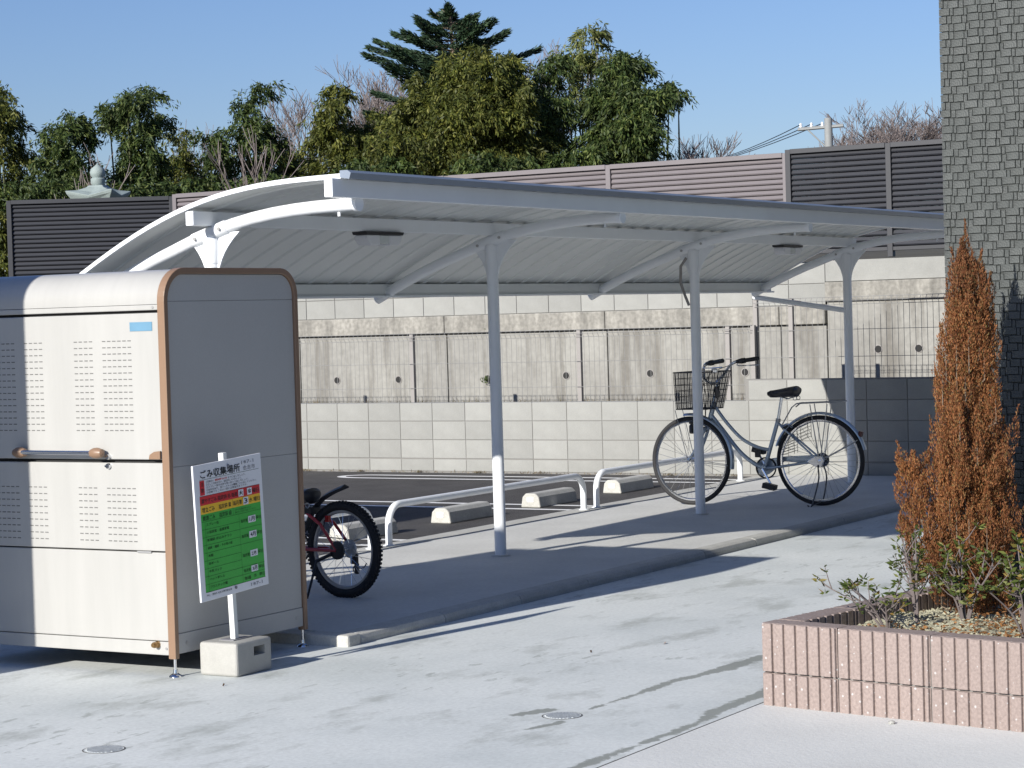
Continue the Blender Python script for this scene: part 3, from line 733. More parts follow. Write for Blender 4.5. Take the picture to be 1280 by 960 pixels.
# ------------------------------------------------------------------ notice sign
sg = thing("notice_sign", (7.88, 6.12, FG), "leaning notice board with red, yellow and green bands on a post in a block base", "sign", None)
BW_, BH_ = .49, .60
LEAN = Matrix.Rotation(R(3.1), 4, 'Y')      # leans toward the left in its own plane
lean_e = bpy.data.objects  # (no helper object: the lean is baked into the meshes)
def G(p):                                    # board space x right, z up (from the foot), y depth -> leaned
    return tuple(LEAN.inverted() @ Vector(p))
def sgn_build(mb, name, m_, parent, bevel=0):
    return mb.build(name, m_, parent, bevel)
# base block, moulded with carrying slot
def base_block():
    m_ = MB(); a, b, h = .13, .088, .155
    # four walls round a through-slot on the long axis
    m_.box((-a, -b, 0), (a, b, .075)); m_.box((-a, -b, .125), (a, b, h))
    m_.box((-a, -b, .075), (-.002, b, .125)); m_.box((.085, -b, .075), (a, b, .125)); m_.box((-.002, .02, .075), (.085, b, .125))
    me = m_.mesh("base"); return me
def rounded_base():
    bm = bmesh.new(); bmesh.ops.create_cube(bm, size=1)
    for v in bm.verts: v.co = Vector((v.co.x*.26, v.co.y*.21, v.co.z*.15+.075))
    bmesh.ops.bevel(bm, geom=list(bm.edges), offset=.018, segments=4, affect='EDGES', profile=.6)
    me = bpy.data.meshes.new("base"); bm.to_mesh(me); bm.free(); return me
bb = link_mesh("base", rounded_base(), M['base_block'], sg, smooth=True)
bb.location = (.085, .07, 0)
cut = MB().box((-.005+.085, -.2, .080), (.075+.085, -.015+.07-.0, .120)).mesh("cut")
co = bpy.data.objects.new("handle_cut", cut); COL.objects.link(co)
bo = bb.modifiers.new("slot", 'BOOLEAN'); bo.operation = 'DIFFERENCE'; bo.object = co; bo.solver = 'EXACT'
co.parent = bb; co.location = (-.085, -.07, 0)
dg = bpy.context.evaluated_depsgraph_get(); newme = bpy.data.meshes.new_from_object(bb.evaluated_get(dg)); bb.modifiers.clear(); bb.data = newme
newme.polygons.foreach_set('use_smooth', [True]*len(newme.polygons)); newme.set_sharp_from_angle(angle=R(22))
bpy.data.objects.remove(co)
MB().box((.02, .03, .148), (.15, .11, .1535)).build("socket_plate", M['ink_grey'], bb).location = (-.085, -.07, 0)
PX = .075
post_ = MB(); c0 = Vector(G((PX, .06, .15))); c1 = Vector(G((PX, .06, .985)))
ax = Vector(G((1, 0, 0))); az = Vector(G((0, 0, 1)))
post_.obox((c0+c1)/2, ax*.014, Vector((0, .014, 0)), az*((c1-c0).length/2)); post_.build("sign_post", M['post_cream'], sg, .003)
BX, BZ, BY = PX-.245, .355, .04        # lower-left corner of the board in board space
bd = MB().obox(G((BX+BW_/2, BY, BZ+BH_/2)), ax*BW_/2, Vector((0, .005, 0)), az*BH_/2).build("board", M['sign_white'], sg, .003)
LB = [0]
def rect(u0, v0, u1, v1, m_, name="colour_band", layer=1):
    """u to the right, v downward, both 0..1 on the board"""
    y = BY-.005-.0006*layer
    q = [G((BX+BW_*u, y, BZ+BH_*(1-v))) for u, v in ((u0, v1), (u1, v1), (u1, v0), (u0, v0))]
    m2 = MB(); m2.add(q, [(0, 1, 2, 3)]); me = bpy.data.meshes.new(name); me.from_pydata(m2.v, [], m2.f); me.update()
    return link_mesh(name, me, m_, bd)
rect(.07, .232, .95, .299, M['sign_red']); rect(.07, .299, .95, .364, M['sign_yellow']); rect(.07, .364, .95, .936, M['sign_green'])
rect(.08, .118, .148, .226, M['sign_red'], "red_box")
def texts(items, m_, name="lettering", layer=3, bold=0.0):
    """items: (text, u, v_baseline, height, width) all in board fractions; joined into one mesh"""
    allv = []; allf = []
    for (s_, u, v, h, w) in items:
        cu = bpy.data.curves.new("t", 'FONT'); cu.body = s_; cu.size = 1; cu.resolution_u = 1; cu.offset = bold
        ob = bpy.data.objects.new("t", cu); COL.objects.link(ob); bpy.context.view_layer.update()
        me = bpy.data.meshes.new_from_object(ob.evaluated_get(bpy.context.evaluated_depsgraph_get()))
        bpy.data.objects.remove(ob); bpy.data.curves.remove(cu)
        if not len(me.vertices): continue
        co_ = np.empty(len(me.vertices)*3); me.vertices.foreach_get("co", co_); co_ = co_.reshape(-1, 3)
        x0, x1 = co_[:, 0].min(), co_[:, 0].max(); y0, y1 = co_[:, 1].min(), co_[:, 1].max()
        k = len(allv); y = BY-.005-.0006*layer
        for p in co_:
            uu = u + w*(p[0]-x0)/max(1e-6, x1-x0); vv2 = v - h*(p[1]-y0)/max(1e-6, y1-y0)
            allv.append(G((BX+BW_*uu, y, BZ+BH_*(1-vv2))))
        for f in me.polygons: allf.append(tuple(i+k for i in f.vertices))
        bpy.data.meshes.remove(me)
    me = bpy.data.meshes.new(name); me.from_pydata(allv, [], allf); me.update()
    return link_mesh(name, me, m_, bd)
texts([("ごみ収集場所", .095, .107, .062, .58)], M['ink'], bold=.016)
texts([("合志市", .72, .104, .034, .18), ("187-1", .70, .055, .024, .18), ("187-1", .73, .978, .024, .17)], M['ink_grey'])
texts([("①収集日の", .17, .141, .016, .11), ("までに出しましょう。", .49, .141, .016, .26), ("②正しく分別を行い、指定袋に入れましょう。", .17, .161, .016, .52),
       ("③スプレー缶は中身を使い切って出しましょう。", .17, .181, .016, .62), ("④指定袋以外、混ざったものは種類ごとに出してください。", .17, .201, .016, .74), ("⑤収集するごみは一回に五個以内までです。", .17, .221, .016, .60)], M['ink'])
texts([("朝8時30分", .30, .141, .017, .18)], M['ink_red'], bold=.01)
texts([("燃やすごみ 指定袋 赤 毎週", .09, .286, .034, .52), ("曜日", .84, .286, .032, .09), ("注", .095, .16, .03, .04), ("意", .095, .205, .03, .04)], M['ink_red'].copy() if False else M['ink'], bold=.008)
texts([("埋立ごみ", .09, .352, .036, .18), ("指定袋 黄", .33, .352, .036, .18), ("毎月第", .54, .352, .036, .13), ("水 曜日", .78, .352, .034, .16)], M['ink'], bold=.008)
gt = [("資源ごみ", .09, .413, .036, .18), ("指定袋 緑", .33, .413, .036, .18), ("リサイクル品はきれいにして", .56, .392, .013, .24), ("混ぜないで分けて出してください。", .56, .41, .013, .32)]
rows = ["スプレー缶", "小型家電・金属家電", "新聞紙 折込みチラシ", "雑誌・雑紙・その他の紙", "布類", "段ボール", "牛乳パック", "ペットボトル", "プラスチック類"]
rv = [.42+.0573*k for k in range(10)]
for k, s_ in enumerate(rows): gt.append((s_, .135, rv[k]+.035, .022, min(.36, .036*len(s_))))
for k, n_ in enumerate("ABCDEFGHI"[:0]): pass
right = [.42, .5346, .6492, .8211, .8784, .936]
for k, s_ in enumerate(("毎月第", "毎月第", "毎月第", "毎月第", "毎週")): gt.append((s_, .635, (right[k]+right[k+1])/2+.015, .026, .10))
for k in range(5): gt.append(("曜日", .865, (right[k]+right[k+1])/2+.013, .026, .075))
gt.append(("水", .78, .918, .026, .04))
tag(texts(gt, M['ink_green'], bold=.01), kind="stuff")
texts([("申込・連絡先 合志市環境衛生課", .08, .966, .016, .36)], M['ink'])
def rule(u0, v0, u1, v1, w=.0022, m_=None):
    if abs(v1-v0) < 1e-6: return (u0, v0-w/2, u1, v0+w/2)
    return (u0-w/2, v0, u0+w/2, v1)
rl_ = [rule(.08, .113, .95, .113), rule(.07, .42, .95, .42), rule(.12, .42, .12, .936), rule(.615, .42, .615, .936), rule(.535, .299, .535, .42), rule(.07, .936, .95, .936), rule(.07, .232, .95, .232)]
rl_ += [rule(.07, v, .615, v) for v in rv[1:]] + [rule(.615, v, .95, v) for v in right[1:-1]]
m2 = MB()
for (a, b, c, d) in rl_:
    y = BY-.005-.0015; m2.add([G((BX+BW_*u, y, BZ+BH_*(1-v))) for u, v in ((a, d), (c, d), (c, b), (a, b))], [(0, 1, 2, 3)])
me = bpy.data.meshes.new("ruled_lines"); me.from_pydata(m2.v, [], m2.f); me.update(); link_mesh("ruled_lines", me, M['ink_green'], bd)
stk = [("火", .625, .241, .70, .292), ("金", .755, .241, .825, .292), ("3", .69, .305, .765, .36), ("1月", .745, .452, .855, .502), ("4月", .745, .567, .855, .617), ("2木", .745, .71, .855, .758), ("3月", .745, .826, .845, .872)]
for s_, a, b, c, d in stk: rect(a, b, c, d, M['sign_white'], "sticker", 4)
for s_, a, b, c, d in stk: texts([(s_, a+(c-a)*.15, d-(d-b)*.14, (d-b)*.72, (c-a)*.7)], M['ink'], "sticker_lettering", 6, bold=.012)
for u, v in ((.50, .045), (.50, .955)):
    c = Vector(G((BX+BW_*u, BY-.006, BZ+BH_*(1-v)))); MB().tube([c, c+Vector((0, -.004, 0))], .007, 12).build("screw", M['ink_grey'], bd)

# ------------------------------------------------------------------ wheels and bicycles
def wheel(parent, c, Rw, tw, rim_m, tyre_m, spokes=32, knobs=False, steer=0):
    """a wheel as a child of the bicycle: rim, tyre, spokes and hub are its sub-parts"""
    w = MB().lathe((0, 0, 0), [(.012, -.045), (.022, -.042), (.022, -.036), (.014, -.034), (.014, .034), (.022, .036), (.022, .042), (.012, .045)], 18, axis=1).build("wheel", M['chrome'], parent, smooth=True)
    w.location = c; w.rotation_euler = (0, 0, steer)
    t_ = MB().torus((0, 0, 0), Rw-tw, tw, 64, 10, ry=tw*.95)
    if knobs:
        for k in range(72):
            a = 2*math.pi*k/72
            for y in (-tw*.6, 0, tw*.6):
                rr = Rw-tw+tw*(1.03 if y == 0 else .82); e = Vector((math.cos(a), 0, math.sin(a))); q = Vector((-math.sin(a), 0, math.cos(a)))
                t_.obox(Vector((0, y, 0))+e*rr, e*.005, Vector((0, .005, 0)), q*.006)
    t_.build("tyre", tyre_m, w, smooth=not knobs)
    MB().torus((0, 0, 0), Rw-2*tw-.004, .011, 64, 6, ry=.013).build("rim", rim_m, w, smooth=True)
    sp = MB()
    for k in range(spokes):
        a = 2*math.pi*k/spokes; sd = 1 if k % 2 else -1; a2 = a + (.9 if (k//2) % 2 else -.9)
        p = Vector((math.cos(a2)*.02, sd*.036, math.sin(a2)*.02)); q = Vector((math.cos(a)*(Rw-2*tw-.01), 0, math.sin(a)*(Rw-2*tw-.01)))
        sp.tube([p, q], .0013, 4, cap=False)
    sp.build("spokes", M['chrome'], w)
    return w
def curve(pts, n=10):
    """Catmull-Rom through the points"""
    P = [Vector(p) for p in pts]; P = [P[0]*2-P[1]]+P+[P[-1]*2-P[-2]]; out = []
    for i in range(1, len(P)-2):
        for k in range(n):
            t = k/n; a, b, c, d = P[i-1], P[i], P[i+1], P[i+2]
            out.append(.5*((2*b)+(c-a)*t+(2*a-5*b+4*c-d)*t*t+(3*b-a-3*c+d)*t**3))
    out.append(P[-2]); return out
def fender(parent, c, Rf, a0, a1, m_, w=.027, name="mudguard", steer=0):
    vs = []; fs = []; n_ = 28
    sec = [(-w, -.012), (-w*.75, .0), (0, .006), (w*.75, .0), (w, -.012)]
    for i in range(n_+1):
        a = a0+(a1-a0)*i/n_
        for (y, dr) in sec: vs.append((math.cos(a)*(Rf+dr), y, math.sin(a)*(Rf+dr)))
        for (y, dr) in sec: vs.append((math.cos(a)*(Rf+dr-.002), y, math.sin(a)*(Rf+dr-.002)))
    for i in range(n_):
        for j in range(4):
            a = i*10+j; b = a+10; fs += [(a, a+1, b+1, b), (a+5, b+5, b+6, a+6)]
        fs += [(i*10, i*10+10, i*10+15, i*10+5), (i*10+4, i*10+9, i*10+19, i*10+14)]
    m_b = MB(); m_b.add(vs, fs); o = m_b.build(name, m_, parent, smooth=True); o.location = c; o.rotation_euler = (0, 0, steer); return o
def saddle(parent, p, L, W, m_):
    x, y, z = p; vs = []; fs = []; N = 12; K = 12
    for i in range(N+1):
        t = i/N; w = W*(.5*(1-t)**.7*1.0+.12) if t > .0 else W*.5; w = W/2*(.28+.72*max(0, 1-t*1.35)**.8) if t > .04 else W/2*.85
        hh = (.026+.020*(1-t)**1.2)*(.55 if i in (0, N) else 1); cx = x-L*.45+L*t; top = z+.018*math.cos(t*math.pi)*.6
        for k in range(K):
            a = 2*math.pi*k/K; vs.append((cx, y+math.cos(a)*w*(1 if 0 < i < N else .7), top+math.sin(a)*hh*(.75 if math.sin(a) > 0 else 1.25)))
    for i in range(N):
        for k in range(K): k2 = (k+1) % K; fs.append((i*K+k, i*K+k2, (i+1)*K+k2, (i+1)*K+k))
    fs += [tuple(range(K))[::-1], tuple(N*K+k for k in range(K))]
    m_b = MB(); m_b.add(vs, fs); s_ = m_b.build("saddle", m_, parent, smooth=True)
    for dy in (-.045, .045):
        MB().torus((x-.09, y+dy, z-.05), .014, .003, 12, 5).build("spring", M['alu'], s_)
    MB().tube([(x-.09, y-.04, z-.035), (x-.02, y-.02, z-.055), (x+.1, y, z-.02)], .004, 6).build("rail", M['alu'], s_)
    MB().tube([(x-.09, y+.04, z-.035), (x-.02, y+.02, z-.055), (x+.1, y, z-.02)], .004, 6).build("rail", M['alu'], s_)
    return s_

def city_bike(loc, rz):
    t = thing("city_bicycle", loc, "silver city bicycle with front basket and rear rack, parked by the third shelter post", "bicycle", None, rz)
    Rw = .345; WB = 1.035; st = R(-9); fr = M['silver']
    wheel(t, (0, 0, Rw), Rw, .0175, M['chrome'], M['rubber'], 36)
    fh = Vector((WB, 0, Rw)); wheel(t, fh, Rw, .0175, M['chrome'], M['rubber'], 36, steer=st)
    BB = Vector((.445, 0, .285)); ht = Vector((.835, 0, .80)); hbm = Vector((.885, 0, .625)); stp = Vector((.325, 0, .66))
    MB().tube([ht, hbm], .0195, 14).build("head_tube", fr, t, smooth=True)
    MB().tube([BB+Vector((0, 0, -.01)), stp], .016, 14).build("seat_tube", fr, t, smooth=True)
    MB().tube([stp, Vector((.29, 0, .845))], .0125, 12).build("seat_post", M['chrome'], t, smooth=True)
    MB().tube([stp+Vector((.003, 0, -.02)), stp+Vector((-.001, 0, .006))], .020, 12).build("seat_clamp", M['alu'], t)
    MB().tube(curve([(.865, 0, .70), (.77, 0, .58), (.64, 0, .415), (.53, 0, .325), (.445, 0, .285)]), .0165, 12, up=(0, 1, 0)).build("lower_tube", fr, t, smooth=True)
    MB().tube(curve([(.842, 0, .78), (.74, 0, .64), (.62, 0, .515), (.50, 0, .45), (.395, 0, .425)]), .0135, 12, up=(0, 1, 0)).build("upper_tube", fr, t, smooth=True)
    MB().tube([BB+Vector((0, -.035, 0)), BB+Vector((0, .035, 0))], .023, 16).build("bottom_bracket", fr, t, smooth=True)
    for s_ in (-1, 1):
        MB().tube([BB+Vector((-.02, s_*.02, 0)), Vector((.30, s_*.035, .30)), Vector((.0, s_*.055, Rw))], .009, 10, up=(0, 0, 1)).build("chain_stay", fr, t, smooth=True)
        MB().tube([stp+Vector((0, s_*.012, -.03)), Vector((.0, s_*.055, Rw))], .0075, 10).build("seat_stay", fr, t, smooth=True)
        # rack struts and mudguard stays
        MB().tube([Vector((-.015, s_*.06, Rw)), Vector((-.08, s_*.06, .775))], .004, 6).build("rack_strut", M['alu'], t)
        MB().tube([Vector((-.005, s_*.06, Rw)), Vector((.055, s_*.06, .775))], .004, 6).build("rack_strut", M['alu'], t)
        MB().tube([Vector((-.005, s_*.055, Rw)), Vector((-.30, s_*.03, .50))], .003, 6).build("mudguard_stay", M['alu'], t)
    # rear rack
    rk = MB(); rkz = .782
    rk.tube([(.20, -.055, rkz-.03), (.16, -.06, rkz), (-.20, -.06, rkz+.012), (-.215, 0, rkz+.012), (-.20, .06, rkz+.012), (.16, .06, rkz), (.20, .055, rkz-.03), (.29, .01, rkz-.16)], .005, 8)
    for x in (-.15, -.09, -.03, .03, .09, .14): rk.tube([(x, -.06, rkz+.004), (x, .06, rkz+.004)], .003, 6)
    for y in (-.02, .02): rk.tube([(.15, y, rkz+.004), (-.2, y, rkz+.012)], .003, 6)
    rk.build("rear_rack", M['alu'], t)
    fender(t, (0, 0, Rw), Rw+.018, R(150), R(-13) if False else R(30), M['chrome']) if False else None
    fender(t, (0, 0, Rw), Rw+.020, R(18), R(167), M['silver'], .026)
    rf = MB().obox((-.318, 0, Rw+.20), (.014, 0, .004), (0, .022, 0), (-.004, 0, .02)).build("rear_reflector", M['reflector_dark'], t, .004)
    ff = fender(t, fh, Rw+.020, R(70), R(218) if False else R(70)+.01, M['silver']) if False else None
    fender(t, fh, Rw+.020, R(82), R(190), M['silver'], .026, steer=st)
    cs, sn = math.cos(st), math.sin(st)
    def fs_(x, y, z):  # steered coordinates round the front hub's vertical
        return Vector((fh.x + x*cs - y*sn, x*sn + y*cs, z))
    crown = fs_(-.145, 0, .60)
    for s_ in (-1, 1):
        MB().tube(curve([crown+Vector((0, s_*.0, 0))+Vector((-sn*0, 0, 0)), fs_(-.13, s_*.035, .57), fs_(-.055, s_*.05, .42), fs_(0, s_*.052, Rw)]), [.013]*21+[.011]*5+[.008]*5, 10, up=(0, 1, 0)).build("fork_blade", fr, t, smooth=True)
        MB().tube([fs_(.0, s_*.058, Rw), fs_(.10, s_*.06, .74)], .003, 6).build("basket_stay", M['alu'], t)
        MB().tube([fs_(0, s_*.055, Rw), fs_(-.33, s_*.03, .31)], .0025, 6).build("mudguard_stay", M['alu'], t)
    MB().tube([crown, hbm+Vector((0, 0, -.005))], .019, 12).build("fork_crown", fr, t, smooth=True)
    MB().box((-.03, -.02, -.02), (.03, .02, .02)).build("brake_caliper", M['blackplastic'], t, .006).location = crown+Vector((.03, 0, -.01))
    MB().obox(crown+Vector((.09, .05, .045)), (.035, 0, 0), (0, .018, 0), (0, 0, .01)).build("lamp_bracket", M['blackplastic'], t, .004)
    MB().lathe(fs_(-.06, .09, .60), [(.012, -.04), (.022, -.03), (.022, .02), (.012, .035)], 14).build("dynamo", M['blackplastic'], t, smooth=True)
    # stem and bars
    stt = Vector((.80, 0, .945)); RS = Matrix.Rotation(st*1.15, 3, 'Z'); _V = Vector
    def SV(t3): return RS @ Vector(t3)
    MB().tube([ht, stt], .0125, 12).build("stem", M['chrome'], t, smooth=True)
    MB().tube([stt+Vector((.012, 0, -.012)), stt+Vector((-.006, 0, .015))], .018, 12).build("stem_clamp", M['chrome'], t, smooth=True)
    hbar = []
    for s_ in (-1, 1):
        pts = curve([stt, stt+SV((.045, s_*.05, .005)), stt+SV((.04, s_*.15, .05)), stt+SV((.0, s_*.215, .135)), stt+SV((-.06, s_*.245, .165)), stt+SV((-.19, s_*.285, .175))], 8)
        b_ = MB().tube(pts, .0115, 10, up=(0, 0, 1)).build("handlebar", M['chrome'], t, smooth=True)
        g0 = stt+SV((-.075, s_*.25, .163)); g1 = stt+SV((-.205, s_*.29, .180)); gd = (g1-g0).normalized()
        MB().tube([g0, g0+gd*.03, g0+gd*.035, g1, g1+gd*.008], [.022, .021, .0165, .0175, .010], 14).build("grip", M['blackplastic'], b_, smooth=True)
        MB().tube([g0-gd*.045, g0], [.013, .022], 12).build("shifter", M['blackplastic'], b_, smooth=True)
        MB().tube(curve([g0+Vector((.02, 0, -.01)), g0+Vector((.045, s_*.03, -.035)), g0+gd*.06+Vector((.02, s_*.02, -.045)), g0+gd*.15+Vector((.01, s_*.02, -.05))]), .005, 8).build("brake_lever", M['chrome'], b_, smooth=True)
        MB().tube(curve([g0+Vector((.03, 0, -.01)), stt+Vector((.10, s_*.12, .07)), stt+Vector((.10, s_*.03, -.05)), hbm+Vector((.03, 0, 0))]), .0028, 6).build("brake_cable", M['blackplastic'], b_)
    MB().lathe(stt+Vector((-.04, .2, .10)), [(.004, -.02), (.024, -.008), (.027, .008), (.015, .02), (.004, .024)], 16).build("bell", M['chrome'], t, smooth=True)
    # basket
    bk = bpy.data.objects.new("basket_dummy", None)
    bpy.data.objects.remove(bk)
    bw = MB(); x0t, x1t, x0b, x1b, zt, zb, wt, wb = .765, 1.075, .82, 1.08, 1.035, .75, .185, .145
    def bp(s, v, z):    # s: 0 rear..1 front, v: -1..1, z: 0 bottom..1 top
        x = (x0b+(x1b-x0b)*s)*(1-z)+(x0t+(x1t-x0t)*s)*z; y = v*(wb*(1-z)+wt*z)
        q = Vector((x-fh.x, y, 0)); return fs_(q.x, q.y, zb+(zt-zb)*z)
    def ring(z, r_):
        c = [bp(0, -1, z), bp(1, -1, z), bp(1, 1, z), bp(0, 1, z), bp(0, -1, z)]
        for a, b in zip(c[:-1], c[1:]): bw.tube([a, b], r_, 5)
    ring(1, .005); ring(0, .004)
    for z in (.17, .34, .5, .66, .83): ring(z, .0022)
    N = 20
    for k in range(N+1):
        s = k/N
        for v in (-1, 1): bw.tube([bp(s, v, 0), bp(s, v, 1)], .0023, 4, cap=False)
        for e in (0, 1): bw.tube([bp(e, -1+2*s, 0), bp(e, -1+2*s, 1)], .0023, 4, cap=False)
        bw.tube([bp(s, -1, 0), bp(s, 1, 0)], .0023, 4, cap=False)
        bw.tube([bp(0, -1+2*s, 0), bp(1, -1+2*s, 0)], .0023, 4, cap=False)
    bo_ = bw.build("basket", M['darkwire'], t)
    MB().obox(bp(0, 0, .45)+Vector((.0, 0, 0)), (.006, 0, 0), (0, .05, 0), (0, 0, .045)).build("basket_plate", M['blackplastic'], bo_, .004)
    saddle(t, (.265, 0, .872), .25, .22, M['saddle'])
    # drive side (far side): chain case, crank; near crank and pedal
    MB().prism([(.50, -.05, .345), (.30, -.05, .372), (.02, -.05, .385), (-.04, -.05, .36), (-.05, -.05, .33), (.0, -.05, .305), (.30, -.05, .335), (.42, -.05, .24), (.48, -.05, .215), (.53, -.05, .27)], (0, -.014, 0)).build("chain_case", M['silver'], t, .003)
    MB().torus((BB.x, -.042, BB.z), .078, .006, 32, 6).build("chainring", M['blackplastic'], t)
    MB().lathe((0, -.052, Rw), [(.04, -.006), (.055, -.002), (.05, .012), (.03, .016)], 18, axis=1).build("rear_gear", M['blackplastic'], t)
    MB().prism([(.09, .062, Rw-.005), (.03, .062, Rw+.035), (-.03, .062, Rw+.035), (-.05, .062, Rw), (-.02, .062, Rw-.05), (.03, .062, Rw-.04)], (0, .006, 0)).build("hub_plate", M['chrome'], t, .003)
    ca = R(-52)
    for s_, a in ((1, ca), (-1, ca+math.pi)):
        p = BB+Vector((0, s_*.055, 0)); q = p+Vector((-math.cos(a)*.165*0.75, s_*.01, math.sin(a)*.165))
        cr = MB().tube([p, q], [.011, .008], 8).build("crank", M['chrome'], t, smooth=True)
        MB().obox(q+Vector((0, s_*.055, 0)), (.05, 0, .012), (0, .04, 0), (-.005, 0, .020)).build("pedal", M['blackplastic'], cr, .005)
    MB().box((-.03, -.025, -.02), (.03, .025, .02)).build("wheel_lock", M['blackplastic'], t, .008).location = (.262, 0, .60)
    MB().tube(curve([(.29, .035, .60), (.24, .05, .625), (.20, .045, .60)]), .009, 8).build("lock_ring", M['chrome'], t, smooth=True)
    MB().tube(curve([(.30, -.02, .43), (.41, .03, .40), (.46, .03, .36)]), .012, 8).build("kick_spring", M['blackplastic'], t) if False else None
    MB().box((-.02, -.02, -.03), (.02, .02, .03)).build("brake_unit", M['blackplastic'], t, .006).location = (.495, 0, .40)
    # skirt guard of thin wires each side of the rear wheel
    for s_ in (-1, 1):
        g_ = MB(); y = s_*.045
        for k in range(7):
            z = .42+k*.022; g_.tube([(.19, y, z), (.31-.01*k, y, z-.035)], .0016, 4)
            z2 = .53+k*.026; g_.tube([(.08, y, z2), (.17, y, z2-.04)], .0016, 4)
        for (a, b) in (((.19, .56), (.19, .40)), ((.31, .385), (.24, .54)), ((.08, .70), (.08, .52)), ((.17, .66), (.16, .50))): g_.tube([(a[0], y, a[1]), (b[0], y, b[1])], .002, 4)
        g_.build("skirt_guard", M['darkwire'], t)
    # double-leg stand
    ks = MB(); ks.tube(curve([(.0, .075, Rw-.03), (-.005, .085, .2), (.045, .12, .004), (.075, .12, .012)]), .006, 8); ks.tube(curve([(.0, -.075, Rw-.03), (-.02, -.085, .2), (.03, -.12, .004), (.065, -.12, .012)]), .006, 8)
    ks.tube([(.035, .12, .012), (.0, 0, .03), (.022, -.12, .012)], .004, 6)
    ks.build("stand", M['dark_metal'], t)
    MB().tube([(-.005, .06, Rw), (-.005, .10, Rw)], .010, 10).build("axle_nut", M['chrome'], t)
    return t
rear = at(1028, 631, 1); 
def ground_at(x, d, z=0):
    """ground point in photo column x at distance d from the camera plane"""
    q = at(x, 480, d); k = 0
    p = Vector((q.x, q.y, 0))
    for _ in range(4):
        dv = p-Vector((0, 0, CAM_H)); X = 640+F_PX*dv.dot(rt)/dv.dot(fw); p = p + Vector((rt.x, rt.y, 0))*((x-X)/F_PX*d)
    return Vector((p.x, p.y, z))
pr_ = ground_at(1027, 17.05); pf_ = ground_at(868, 17.46)
dd = pf_-pr_
city_bike(tuple(pr_), math.atan2(dd.y, dd.x))

